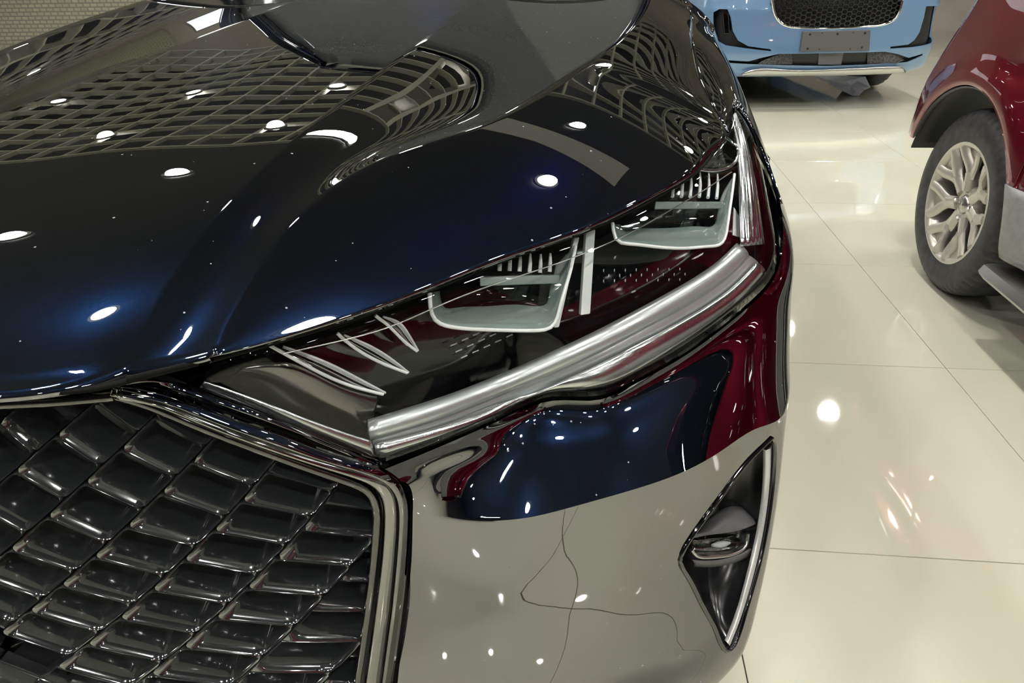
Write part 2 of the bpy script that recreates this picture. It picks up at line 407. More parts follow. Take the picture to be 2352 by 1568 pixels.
# housing: floor of the lamp plus side walls up to the lens rim
rim = np.concatenate([LG[0], LG[1:, -1], LG[-1][::-1][1:], LG[::-1][1:, 0][:-1]])
wall = []
for k in (0.002, .02, .05, .075): wall.append(rim-LN*k)
wm = grid_mesh('w', np.array(wall), closed=True)
hm = join_meshes('headlight', [grid_mesh('f', hb), wm]); clean(hm, recalc=False)
headlight, headlight2 = part('headlight', hm, M['black_gloss'], car, True)
headlight['label'] = 'clear headlight with silver light guide and twin lamp modules'; headlight2['label'] = 'matching headlight on the far side of the grille'
def sub(name, me, m, th=None, parent=None):
    o = part(name, me, m, headlight, True, headlight2, th)
    return o[0]
sub('lens', grid_mesh('lens', LG, flip=False), M['lens'], .003)
def strip(pa, pb, B, n=50, nv=7, bulge=.008, lift=0.0, sharp=None):
    A = smooth_line([hit(B, *q)[0] for q in pa], n); C_ = smooth_line([hit(B, *q)[0] for q in pb], n); G = []
    for v in np.linspace(0, 1, nv):
        G.append(A*(1-v)+C_*v+LN*(bulge*4*v*(1-v)+lift))
    return np.array(G)
# lower light guide: long clear-silver bar
ga = [(845, 975), (1000, 925), (1150, 868), (1290, 806), (1420, 742), (1540, 676), (1640, 612), (1690, 566)]
gm = [(850, 1000), (1000, 957), (1150, 900), (1300, 838), (1430, 774), (1560, 705), (1660, 640), (1712, 590)]
gb = [(858, 1022), (1000, 985), (1160, 925), (1310, 866), (1440, 803), (1570, 733), (1680, 660), (1735, 604)]
gc = [(868, 1046), (1000, 1004), (1150, 945), (1240, 898), (1340, 893), (1460, 852), (1580, 775), (1700, 685), (1755, 625)]
sub('light_guide', grid_mesh('light_guide', strip(ga, gm, B30, bulge=.010)), M['drl'], .006)
sub('light_guide', grid_mesh('light_guide', strip(gm, gb, B30, bulge=.003, lift=.001)), M['drl'], .006)
sub('reflector_band', grid_mesh('reflector_band', strip(gb, gc, B12, bulge=.004)), M['reflector'], .004)
# inner end piece of the guide
ip = [(612, 805), (700, 826), (800, 868), (868, 905)]; iq = [(560, 868), (650, 905), (760, 950), (852, 988)]
sub('inner_reflector', grid_mesh('inner_reflector', strip([(470, 872), (600, 920), (740, 975), (850, 1012)], [(455, 888), (590, 944), (730, 1000), (862, 1048)], B12, bulge=.002)), M['reflector'], .003)
sub('inner_panel', grid_mesh('inner_panel', strip([(560, 840), (660, 830), (780, 880), (868, 908)], [(520, 880), (640, 925), (750, 970), (848, 1005)], B40, bulge=.003)), mat('smoked_silver', (.20, .19, .185), 1, .16), .003)
# blade fins
def blade(pts_front, pts_back, B1, B2):
    a = smooth_line([hit(B1, *q)[0] for q in pts_front], 16); b = smooth_line([hit(B2, *q)[0] for q in pts_back], 16)
    return grid_mesh('fin_blade', np.array([a, (a+b)/2-LN*.002, b]))
for fa, fb in (([(618, 792), (690, 832), (790, 880), (880, 905)], [(650, 796), (740, 828), (810, 862), (885, 902)]),
               ([(775, 765), (810, 795), (870, 830), (935, 856)], [(790, 770), (845, 792), (890, 818), (938, 855)]),
               ([(862, 724), (895, 750), (925, 780), (958, 806)], [(880, 728), (918, 742), (940, 770), (960, 805)])):
    sub('fin_blade', blade(fa, fb, B30, B40), M['chrome'], .002)
    ln = smooth_line([hit(B30, *q)[0] for q in fa], 16); sub('fin_edge', tube_mesh('fin_edge', ln, .0016, 6), M['frost_white'])
    ln = smooth_line([hit(B40, *q)[0] for q in fb], 16); sub('fin_edge', tube_mesh('fin_edge', ln, .0013, 6), M['frost_white'])
# lamp modules: open trays with rim, floor, back wall, shelf and ribs
def module(lip, back, shelf, ribs, rib_h):
    L1 = np.array([hit(B12, *q)[0] for q in lip]); n = len(L1)
    L2 = np.array([hit(B40, *q)[0] for q in back])
    a = smooth_line(L1, 40); b = smooth_line(L2, 40)
    sub('module_tray', grid_mesh('module_tray', np.array([a, a*.66+b*.34-LN*.004, a*.33+b*.67-LN*.006, b])), M['frost'], .002)
    sub('module_rim', tube_mesh('module_rim', a, .0021, 8), M['frost_white'])
    s0, s1 = hit(B30, *shelf[0])[0], hit(B30, *shelf[1])[0]
    pr = [s0, s1, s1-LN*.002+V(0, .0, -.010), s0-LN*.002+V(0, 0, -.010)]
    sub('module_shelf', prism_mesh('module_shelf', pr, V(0, .012, -.004), .0008), M['frost_white'])
    for (x, y) in ribs:
        p = hit(B30, x, y)[0]; q = hit(B30, x+2, y-rib_h)[0]
        sub('module_rib', tube_mesh('module_rib', np.array([p, p*.5+q*.5+LN*.003, q]), [.0024, .0021, .0012], 6), M['frost_white'])
    # glass front
    c = resample(np.array([L1[0], hit(B12, shelf[0][0], shelf[0][1])[0], hit(B12, shelf[1][0], shelf[1][1])[0], L1[-1]]), 40)
    sub('module_glass', grid_mesh('module_glass', np.array([c-LN*.003, (a+c)/2-LN*.002, a-LN*.001])), M['module_glass'], .0015)
module([(987, 672), (990, 712), (1000, 735), (1040, 751), (1120, 757), (1225, 759), (1268, 749), (1287, 700), (1305, 640), (1322, 565)],
       [(1010, 668), (1013, 690), (1020, 705), (1050, 706), (1120, 703), (1200, 700), (1256, 696), (1262, 670), (1270, 640), (1276, 610)],
       ((1102, 637), (1285, 632)), [(1147, 622), (1170, 622), (1193, 623), (1216, 625), (1240, 626), (1262, 624)], 42)
module([(1407, 512), (1409, 530), (1416, 551), (1445, 560), (1500, 566), (1575, 570), (1625, 566), (1660, 556), (1672, 510), (1682, 440), (1687, 400)],
       [(1424, 515), (1426, 522), (1432, 530), (1460, 527), (1500, 524), (1560, 522), (1610, 520), (1640, 516), (1648, 490), (1652, 470), (1655, 455)],
       ((1506, 463), (1662, 463)), [(1544, 452), (1565, 452), (1585, 452), (1606, 452), (1626, 454), (1646, 455)], 55)
# posts
def post(p0, p1, w, B1=B12, nm='divider_post', m='frost'):
    a = hit(B1, *p0)[0]; b = hit(B1, *p1)[0]; s = V(1, .35, 0); s /= np.linalg.norm(s)
    sub(nm, prism_mesh(nm, [a-s*w/2, a+s*w/2, b+s*w/2, b-s*w/2], -LN*.016, .001), M[m])
post((1357, 528), (1345, 722), .011)
post((1325, 545), (1278, 752), .006)
# outer upright reflector
def fluted(G):
    return G+LN*(.0016*np.abs(np.sin(np.linspace(0, 6*math.pi, len(G)))))[:, None, None]
uo = [(1676, 268), (1690, 330), (1697, 400), (1700, 480), (1702, 565)]; ui = [(1690, 258), (1716, 320), (1735, 400), (1748, 480), (1760, 560)]
sub('upright_reflector', grid_mesh('upright_reflector', fluted(strip(uo, ui, B12, n=24, nv=33, bulge=.014, lift=-.004))), M['reflector'], .003)
sub('marker_reflector', prism_mesh('marker_reflector', [hit(B30, *q)[0] for q in ((1686, 475), (1700, 500), (1700, 545), (1683, 540))], -LN*.004, .0008), M['frost_white'])
sub('tip_reflector', grid_mesh('tip_reflector', strip([(1602, 384), (1640, 388), (1676, 382), (1690, 362)], [(1640, 350), (1660, 330), (1676, 316), (1684, 300)], B30, n=20, bulge=-.006)), M['dark_chrome'], .003)
ln = smooth_line([hit(B12, *q)[0] for q in ((1600, 388), (1640, 392), (1680, 380), (1694, 355), (1690, 335), (1668, 318))], 24)
sub('chrome_bead', tube_mesh('chrome_bead', ln, .0025, 8), M['chrome'])
# fine moulded ridge running across the cover
B00 = bvh_of(LG-LN*.0035)
sub('lens_ridge', tube_mesh('lens_ridge', smooth_line([hit(B00, *q)[0] for q in ((650, 812), (770, 785), (890, 752), (985, 712), (1100, 665), (1250, 615), (1350, 578), (1430, 543), (1520, 494), (1600, 447), (1680, 395))], 60), .0007, 6), M['satin'])
# moulded dashes on the dark floor of the lamp
dm = []
for r_i, yy in enumerate((624, 636, 648)):
    for k in range(8):
        x = 1385+k*25+(12 if r_i % 2 else 0); y = yy-(x-1385)*.02
        p = hit(B60, x, y)[0]; dm.append(prism_mesh('d', [p, p+V(.0009, 0, 0), p+V(.0009, .001, .0032), p+V(0, .001, .0032)], LN*.0012))
for r_i, yy in enumerate((782, 796, 810)):
    for k in range(7):
        x = 1035+k*26+r_i*12; y = yy+12-k*12
        p = hit(B60, x, y)[0]; q = hit(B60, x+14, y-6)[0]; dm.append(tube_mesh('d', np.array([p, q]), .0008, 5))
sub('floor_dashes', join_meshes('floor_dashes', dm), M['frost_white'])
# lens edge and seals
sub('lens_rim', tube_mesh('lens_rim', smooth_line(np.concatenate([LB]), 90), .0032, 8), M['lens'])
seal = tube_mesh('hood_seal', smooth_line([at(x, y+4, z-.006) for x, y, z in edge_px], 90), .0028, 8)
part('hood_seal', seal, M['seal'], car, True)

# ---------------- front bumper
def pl(*pts): return np.array([at(*p) if len(p) == 3 else np.array(p[:3]) for p in pts])
def brow(pix, tail, n=110):
    P = [at(*q) for q in pix]+[V(*q) for q in tail]; return smooth_line(P, n)
rows = [
 brow([(882, 1078, .712), (1000, 1030, .706), (1120, 978, .699), (1215, 936, .693), (1255, 922, .691), (1310, 919, .691), (1370, 919, .691), (1450, 886, .693), (1550, 831, .695), (1650, 762, .699), (1725, 700, .706), (1772, 650, .714)], [(.300, 1.03, .735), (.318, 1.15, .77), (.330, 1.4, .80), (.335, 1.8, .82)]),
 brow([(905, 1096, .700), (1000, 1056, .695), (1120, 1003, .688), (1215, 958, .681), (1255, 946, .679), (1310, 943, .679), (1370, 943, .679), (1450, 910, .681), (1550, 855, .683), (1655, 782, .687), (1740, 712, .694), (1790, 662, .702)], [(.322, 1.05, .715), (.344, 1.2, .74), (.354, 1.45, .77), (.358, 1.8, .79)]),
 brow([(940, 1115, .685), (1010, 1088, .676), (1120, 1060, .664), (1215, 1035, .660), (1300, 1020, .658), (1400, 1010, .657), (1500, 972, .656), (1580, 930, .655), (1670, 868, .653), (1750, 800, .651), (1800, 745, .650)], [(.340, 1.08, .65), (.362, 1.25, .67), (.372, 1.5, .70), (.376, 1.8, .72)]),
 brow([(948, 1180, .640), (1020, 1192, .628), (1120, 1196, .618), (1215, 1188, .614), (1310, 1165, .620), (1400, 1140, .618), (1490, 1113, .616), (1570, 1083, .612), (1660, 1033, .605), (1735, 985, .597), (1790, 962, .582)], [(.330, 1.0, .575), (.364, 1.2, .585), (.378, 1.5, .60), (.384, 1.8, .62)]),
 brow([(945, 1290, .560), (1020, 1305, .553), (1120, 1310, .546), (1215, 1300, .540), (1310, 1275, .537), (1400, 1245, .535), (1490, 1210, .532), (1570, 1175, .529), (1660, 1120, .523), (1735, 1065, .515), (1788, 1030, .508)], [(.330, .98, .495), (.365, 1.2, .50), (.380, 1.5, .52), (.386, 1.8, .54)]),
 brow([(930, 1420, .448), (1020, 1440, .443), (1120, 1445, .438), (1215, 1436, .432), (1310, 1412, .428), (1400, 1382, .426), (1490, 1348, .423), (1570, 1312, .421), (1655, 1270, .415), (1725, 1225, .409), (1772, 1190, .403)], [(.330, .97, .39), (.364, 1.2, .39), (.380, 1.5, .40), (.386, 1.8, .42)]),
 brow([(912, 1580, .325), (1020, 1610, .32), (1120, 1618, .316), (1215, 1608, .312), (1310, 1585, .308), (1400, 1558, .305), (1490, 1525, .303), (1570, 1492, .30), (1640, 1455, .298), (1695, 1425, .295), (1735, 1390, .29)], [(.318, .95, .28), (.358, 1.2, .27), (.378, 1.5, .27), (.384, 1.8, .28)]),
 brow([(900, 1720, .235), (1020, 1760, .23), (1120, 1770, .226), (1215, 1762, .223), (1310, 1735, .22), (1400, 1705, .218), (1490, 1665, .216), (1570, 1625, .214), (1630, 1585, .212), (1672, 1545, .21), (1700, 1510, .21)], [(.30, .95, .20), (.35, 1.2, .19), (.372, 1.5, .19), (.38, 1.8, .19)]),
]
rows.append(rows[-1]*V(.97, 1, 1)+V(-.012, .03, -.06)); 
BG = across(rows, creases=(3,), sub=7, eps=.06)
BB = bvh_of(BG)
def cut(o, cutter_me):
    """subtract a closed mesh from an object with its modifiers applied"""
    c = link('cutter', cutter_me)
    md = o.modifiers.new('cut', 'BOOLEAN'); md.operation = 'DIFFERENCE'; md.object = c; md.solver = 'EXACT'
    dg = bpy.context.evaluated_depsgraph_get(); me = bpy.data.meshes.new_from_object(o.evaluated_get(dg))
    o.modifiers.clear(); old = o.data; o.data = me; bpy.data.objects.remove(c)
    me.polygons.foreach_set('use_smooth', [True]*len(me.polygons)); me.set_sharp_from_angle(angle=math.radians(38))
    return o
bumper = part('bumper', grid_mesh('bumper', BG, flip=True), M['navy'], car, th=.005)
FN = V(.42, -.86, .28); FN /= np.linalg.norm(FN)
fog_px = [(1771, 1006), (1715, 1062), (1655, 1140), (1605, 1208), (1570, 1262), (1562, 1285), (1580, 1325), (1612, 1388), (1645, 1452), (1668, 1494), (1680, 1490), (1712, 1408), (1740, 1310), (1760, 1220), (1774, 1120), (1779, 1040), (1777, 1012)]
fog = np.array([hit(BB, *q)[0] for q in fog_px])
cut(bumper, clean(prism_mesh('c', [p+FN*.05 for p in fog], -FN*.16)))
bumper2 = mirror_copy(bumper, car); bumper2.matrix_parent_inverse = bumper.matrix_parent_inverse
# fog lamp pocket
M['pocket'] = mat('fog_pocket_black', (.010, .010, .011), 0, .22, ior=1.6)
M['shroud'] = mat('grey_shroud', (.10, .10, .105), 0, .45)
ring = smooth_line(np.concatenate([fog, fog[:1]]), 90)[:-1]
cen = fog.mean(0)
G = [ring+FN*.001, ring*.975+cen*.025-FN*.006, ring*.90+cen*.10-FN*.03, ring*.70+cen*.30-FN*.055, ring*.35+cen*.65-FN*.065, ring*.02+cen*.98-FN*.068]
pm = grid_mesh('fog_lamp', np.array(G), closed=True)
fogl, fogl2 = part('fog_lamp', pm, M['pocket'], car, True)
fogl['label'] = 'triangular black fog lamp pocket with silver edge strip'; fogl2['label'] = 'matching fog lamp pocket on the far side'
thick(fogl, .003); thick(fogl2, .003)
def fsub(name, me, m, th=None): return part(name, me, m, fogl, True, fogl2, th)
fsub('bezel', tube_mesh('bezel', np.concatenate([ring, ring[:2]]), .0035, 8, caps=False), M['black_gloss'])
FBV = bvh_of(np.array(np.concatenate([BG-FN*.004])))
sa = smooth_line([hit(FBV, *q)[0] for q in ((1759, 1034), (1757, 1120), (1744, 1220), (1721, 1320), (1694, 1415), (1670, 1475))], 40)
sb = smooth_line([hit(FBV, *q)[0] for q in ((1772, 1022), (1768, 1120), (1754, 1220), (1732, 1320), (1703, 1415), (1676, 1484))], 40)
fsub('edge_strip', grid_mesh('edge_strip', np.array([sa-FN*.006, sa, sa*.5+sb*.5+FN*.003, sb, sb-FN*.01])), mat('strip_white', (.72, .73, .72), .5, .25))
F30 = bvh_of(BG-FN*.032); F45 = bvh_of(BG-FN*.045); F20 = bvh_of(BG-FN*.018)
def fstrip(a, b, B1, B2, n=24, nv=7, bulge=.0):
    A = smooth_line([hit(B1, *q)[0] for q in a], n); C_ = smooth_line([hit(B2, *q)[0] for q in b], n)
    return np.array([A*(1-v)+C_*v+FN*bulge*4*v*(1-v) for v in np.linspace(0, 1, nv)])
fsub('lamp_shroud', grid_mesh('lamp_shroud', fstrip([(1610, 1212), (1650, 1178), (1690, 1166), (1716, 1180)], [(1588, 1236), (1630, 1228), (1680, 1220), (1732, 1206)], F45, F20, bulge=.006)), M['shroud'], .004)
fsub('lamp_glass', grid_mesh('lamp_glass', fstrip([(1596, 1240), (1630, 1234), (1680, 1228), (1712, 1220)], [(1588, 1270), (1630, 1272), (1680, 1266), (1705, 1250)], F30, F20, bulge=.008)), M['lens'], .002)
fsub('lamp_reflector', grid_mesh('lamp_reflector', fstrip([(1598, 1240), (1630, 1236), (1680, 1230), (1710, 1223)], [(1592, 1264), (1630, 1266), (1680, 1260), (1702, 1248)], F45, F30, bulge=-.010)), noisy(mat('fog_reflector', (.75, .75, .72), 1, .15), (.55, .55, .52), (.9, .9, .86), 90, bump=.6), .002)
fsub('lamp_bulb', tube_mesh('lamp_bulb', smooth_line([hit(F30, *q)[0] for q in ((1636, 1252), (1655, 1250), (1676, 1246))], 10), [.002, .003, .004, .005, .005, .005, .005, .004, .003, .002], 10), M['frost'])
fsub('lamp_ring', tube_mesh('lamp_ring', smooth_line([hit(F20, *q)[0] for q in ((1588, 1262), (1600, 1276), (1640, 1279), (1690, 1270), (1714, 1250), (1718, 1225))], 30), .0026, 8), M['satin'])
fsub('lamp_sill', grid_mesh('lamp_sill', fstrip([(1588, 1284), (1630, 1286), (1690, 1274), (1722, 1258)], [(1592, 1296), (1635, 1297), (1690, 1285), (1720, 1272)], F20, F30, bulge=.004)), M['shroud'], .003)

# ---------------- grille: curved panel with rows of scooped cells
def gy(x, z, d=0.0):
    return .368+.95*(x-XC)**2+.17*max(0, .72-z)+.10*max(0, z-.80)+d
def ghit(px, py, d=0.0):
    r = ray(px, py); lo, hi = .1, 1.2
    g = lambda t: (CAM+r*t)[1]-gy((CAM+r*t)[0], (CAM+r*t)[2], d)
    for _ in range(50):
        m_ = (lo+hi)/2
        if g(m_) > 0: hi = m_
        else: lo = m_
    return CAM+r*hi
obs = {(4, 0): (1300, 530), (4, 1): (1200, 640), (4, 2): (1060, 790), (4, 3): (910, 930), (4, 4): (780, 1060), (4, 5): (630, 1190), (4, 6): (460, 1330), (4, 7): (330, 1430), (4, 8): (180, 1560),
       (5, 0): (1590, 630), (5, 1): (1490, 770), (5, 2): (1350, 910), (5, 3): (1220, 1050), (5, 4): (1080, 1190), (5, 5): (930, 1320), (5, 6): (780, 1440), (5, 7): (650, 1560),
       (3, 1): (1000, 420), (3, 2): (830, 605), (3, 3): (670, 770), (3, 4): (510, 910), (3, 5): (370, 1040), (3, 6): (200, 1165),
       (2, 2): (620, 385), (2, 3): (470, 560), (2, 4): (300, 715), (2, 5): (130, 860), (2, 6): (0, 970), (6, 1): (1740, 895), (6, 2): (1650, 1020), (6, 3): (1530, 1160), (6, 4): (1390, 1310), (6, 5): (1250, 1440)}
# lattice fitted in the plane of the panel: (rail, node) -> (x, z), quadratic
rowsA, bx, bz = [], [], []
def terms(i, j): return [1, i, j, i*i, i*j, j*j]
for (i, j), (zx, zy) in obs.items():
    p = ghit(zx/2.042, 800+zy/2.042); rowsA.append(terms(i-4, j-3)); bx.append(p[0]); bz.append(p[2])
cx_ = np.linalg.lstsq(np.array(rowsA), np.array(bx), rcond=None)[0]; cz_ = np.linalg.lstsq(np.array(rowsA), np.array(bz), rcond=None)[0]
def node(i, j, d=0.0):
    tt = np.array(terms(i-4, j-3)); x, z = tt@cx_, tt@cz_; return V(x, gy(x, z, d), z)
M['grille_black'] = mat('grille_gloss_black', (.045, .05, .054), .5, .12, ior=2.0, coat=1, coat_ior=2.1)
M['grille_back'] = mat('grille_back_panel', (.05, .052, .053), 0, .2, ior=1.8)
# border of the opening in (x, z)
bd_px = [(0, 926), (100, 921), (200, 914), (262, 908), (330, 925), (430, 966), (560, 1018), (700, 1070), (800, 1105), (842, 1128), (862, 1158), (864, 1200), (858, 1280), (848, 1370), (836, 1460), (820, 1568), (806, 1660)]
bd = np.array([ghit(*q) for q in bd_px])
bxs = np.array([b[0] for b in bd]); 
def ztop(x):
    up = [(b[0], b[2]) for b in bd[:11]]; return np.interp(x, [u_[0] for u_ in up], [u_[1] for u_ in up])
back = []
for w in np.linspace(0, 1, 24):
    back.append([V(x, gy(x, .24*(1-w)+(ztop(x)+.004)*w, .034), .24*(1-w)+(ztop(x)+.004)*w) for x in np.linspace(XC, bxs.max(), 40)])
back = np.array(back); bfull = np.concatenate([(back[:, 1:]*V(-1, 1, 1)+V(2*XC, 0, 0))[:, ::-1], back], 1)
grille = part('grille', grid_mesh('grille', bfull), M['grille_back'], car, th=.004)
poly2 = [(XC-.02, bd[0][2]+.004)]+[(p[0], p[2]) for p in bd]+[(XC-.02, bd[-1][2])]
def inside(x, z):
    c = False; n = len(poly2)
    for a in range(n):
        x1, z1 = poly2[a]; x2, z2 = poly2[(a+1) % n]
        if (z1 > z) != (z2 > z) and x < (x2-x1)*(z-z1)/(z2-z1)+x1: c = not c
    return c
def clip_poly(P):
    """keep the cell inside the opening: Sutherland-Hodgman against the right-hand border edges (convex part)"""
    return P
def cell(c4):
    """scooped ring: parallelogram corners in (x, z)"""
    P = np.array([(p[0], p[2]) for p in c4]); m = P.mean(0); ns = 5; out = []
    per = []
    for k in range(4):
        a, b, c_ = P[k-1], P[k], P[(k+1) % 4]
        for t in np.linspace(0, 1, ns):   # rounded corner
            q = (1-t)**2*(b+(a-b)*.16)+2*t*(1-t)*b+t*t*(b+(c_-b)*.16); per.append(q)
    per = np.array(per)
    G = []
    for s, d in ((1.0, .012), (1.0, .001), (.97, -.0015), (.93, .0), (.86, .007), (.78, .020), (.72, .033)):
        ring_ = m+(per-m)*s+np.array([0, -.004*(1-s)*10*.1])
        G.append([V(x, gy(x, z, d), z) for x, z in ring_])
    return grid_mesh('grille_cell', np.array(G), closed=True, angle=60)
def clip_to(c4, n_border=None):
    return c4
cells = 0
for i in range(-2, 9):
    for j in range(-3, 17):
        c4 = [node(i-1, j+.5), node(i, j), node(i, j+1), node(i-1, j+1.5)]
        P = [(p[0], p[2]) for p in c4]
        if min(p[0] for p in P) < XC-.03 or min(p[1] for p in P) < .22: continue
        ins = [inside(*p) for p in P]
        if not any(ins): continue
        # clip the parallelogram at the border (polygon clip in x,z)
        if not all(ins):
            poly = [np.array(p) for p in P]
            for a in range(1, len(bd)):      # each border segment, inside is on the left/below
                A_, B_ = np.array([bd[a-1][0], bd[a-1][2]]), np.array([bd[a][0], bd[a][2]]); e = B_-A_; nn = np.array([e[1], -e[0]])
                if a == 3: pass
                mid = np.mean(poly, 0)
                near = np.linalg.norm((A_+B_)/2-mid) < .11
                if not near: continue
                new = []
                for k in range(len(poly)):
                    p, q = poly[k], poly[(k+1) % len(poly)]; dp, dq = nn@(p-A_), nn@(q-A_)
                    if dp >= 0: new.append(p)
                    if (dp >= 0) != (dq >= 0): new.append(p+(q-p)*dp/(dp-dq))
                poly = new
                if len(poly) < 3: break
            if len(poly) < 3: continue
            poly = np.array(poly); ar = .5*abs(np.dot(poly[:, 0], np.roll(poly[:, 1], 1))-np.dot(poly[:, 1], np.roll(poly[:, 0], 1)))
            if ar < 1.2e-4: continue
            per = resample(np.concatenate([poly, poly[:1]]), 21)[:-1]; m_ = per.mean(0); G = []
            for s, d in ((1.0, .012), (1.0, .001), (.97, -.0015), (.93, .0), (.86, .007), (.78, .020), (.72, .033)):
                G.append([V(x, gy(x, z, d), z) for x, z in m_+(per-m_)*s])
            cm_ = grid_mesh('grille_cell', np.array(G), closed=True, angle=60)
        else: cm_ = cell(c4)
        o = part('grille_cell', cm_, M['grille_black'], grille); cells += 1
        c_ = mirror_copy(o, grille); c_.matrix_parent_inverse = o.matrix_parent_inverse
print('CELLS', cells)
lv = []
for w in np.linspace(0, 1, 8):
    z = .30-.17*w; lv.append([V(x, gy(x, .33, .030-.050*math.sin(math.pi*min(1, .12+.6*w))), z-.05*abs((x-XC)/.33)**2*(1-w)) for x in np.linspace(XC-.345, XC+.345, 30)])
part('lower_lip', grid_mesh('lower_lip', np.array(lv), flip=True), M['navy'], car, th=.006)
# ---------------- trims round the grille
def gl(pix, d, n=90): return smooth_line([ghit(*q, d) for q in pix], n)
inner = [(0, 926), (120, 920), (262, 908)]
part('grille_frame', tube_mesh('grille_frame', gl([(-60, 930), (0, 926), (120, 920), (262, 908)], -.002, 30), .005, 8), M['black_gloss'], car, True)
fr = [(258, 905), (330, 925), (430, 966), (560, 1018), (700, 1070), (800, 1105), (842, 1126), (862, 1158), (865, 1200), (859, 1280), (849, 1370), (837, 1460), (821, 1568), (806, 1660)]
part('grille_frame', tube_mesh('grille_frame', gl(fr, -.001), .0045, 8), M['black_gloss'], car, True)
def band(a, b, da, db, n=90, nv=7, bulge=.006):
    A = gl(a, da, n); B_ = gl(b, db, n); return np.array([A*(1-v)+B_*v+V(0, -1, .2)*bulge*4*v*(1-v) for v in np.linspace(0, 1, nv)])
c0 = [(262, 904), (345, 922), (440, 960), (570, 1012), (710, 1062), (810, 1095), (855, 1117), (876, 1150), (880, 1200), (874, 1290), (862, 1390), (850, 1480), (835, 1580), (822, 1660)]
c1 = [(268, 900), (352, 916), (450, 952), (580, 1003), (722, 1052), (828, 1084), (884, 1108), (908, 1140), (914, 1195), (908, 1290), (898, 1390), (886, 1480), (872, 1580), (858, 1660)]
c2 = [(300, 894), (400, 905), (510, 946), (640, 992), (770, 1040), (862, 1068), (908, 1092), (936, 1130), (942, 1190), (936, 1290), (926, 1390), (914, 1480), (900, 1580), (886, 1660)]
part('grille_surround', grid_mesh('grille_surround', band(c0, c1, -.004, -.008)), M['chrome'] if False else mat('black_chrome', (.30, .30, .29), 1, .08), car, True, th=.006)
part('grille_surround', grid_mesh('grille_surround', band(c1, c2, -.004, .0, bulge=.008)), M['navy'], car, True, th=.006)
c3 = [(330, 892), (430, 900), (540, 940), (660, 984), (790, 1030), (876, 1060), (922, 1086), (950, 1128), (956, 1190), (950, 1290), (940, 1390), (928, 1480), (914, 1580), (900, 1660)]
part('shut_line', grid_mesh('shut_line', band(c2, c3, .012, .014, bulge=0)), M['seal'], car, True, th=.004)
# black filler between lamp, hood lip and grille
A = gl([(200, 905), (300, 893), (400, 902), (520, 942), (650, 985), (780, 1033), (880, 1070)], .010, 40)
B_ = smooth_line([at(230, 895, .868), at(320, 878, .862), at(420, 880, .845), at(540, 925, .822), at(660, 972, .790), at(780, 1022, .752), at(866, 1064, .722)], 40)
part('lamp_surround', grid_mesh('lamp_surround', np.array([A*(1-v)+B_*v+V(0, -1, .5)*.004*4*v*(1-v) for v in np.linspace(0, 1, 7)])), M['navy'], car, True, th=.004)
# ---------------- hood front rail, dark core behind everything, fenders, windscreen and cabin
core = np.array([np.stack([full[k][:, 0]*.985+XC*.015, full[k][:, 1]+.06, full[k][:, 2]-.045], 1) for k in range(0, len(full), 4)])
part('inner_shell', grid_mesh('inner_shell', core, flip=True), M['seal'], car, th=.004)
# radiator support: closes the gap under the hood lip
lipl = np.concatenate([smooth_line([lipc, at(0, 905, .880), at(180, 896, .880), at(285, 872, .880)], 30), hood_edge[4:]])
part('hood_underside', grid_mesh('hood_underside', np.array([lipl+V(0, .012, -.006), lipl+V(0, .04, -.014), lipl+V(-.01, .13, -.02)])), M['seal'], car, True, th=.003)
# fender: from the hood gap outward and down the flank
gapl = np.array([gap_line[k] for k in range(0, len(gap_line), 5)]+[V(.25, 2.3, 1.012), V(.255, 2.6, 1.015), V(.26, 3.0, 1.015), V(.26, 3.8, 1.015)])
gapl = smooth_line(gapl, 60)
g0 = gapl+V(.004, 0, -.004)
sh = smooth_line([at(1690, 246, .903), at(1680, 200, .918), at(1660, 145, .937), at(1634, 85, .957), at(1610, 30, .975), V(.285, 2.25, .995), V(.31, 2.9, 1.0), V(.315, 3.8, 1.0)], 60)
s2 = smooth_line([V(.266, 1.235, .888), V(.278, 1.34, .893), V(.293, 1.5, .905), V(.308, 1.75, .92), V(.325, 2.1, .935), V(.338, 2.5, .945), V(.345, 3.0, .95), V(.345, 3.6, .95)], 60)
s3 = smooth_line([V(.305, 1.22, .82), V(.318, 1.34, .83), V(.330, 1.5, .84), V(.343, 1.75, .85), V(.355, 2.1, .86), V(.362, 2.5, .865), V(.365, 3.0, .87), V(.365, 3.6, .87)], 60)
s4 = smooth_line([V(.322, 1.15, .77), V(.334, 1.30, .77), V(.347, 1.5, .77), V(.358, 1.75, .77), V(.366, 2.1, .77), V(.372, 2.5, .77), V(.375, 3.0, .77), V(.375, 3.6, .77)], 60)
FG = across([g0, g0*.5+sh*.5+V(0, 0, .003), sh, s2, s3, s4], creases=(2,), sub=6)
part('fender', grid_mesh('fender', FG, flip=True), M['navy'], car, True, th=.005)
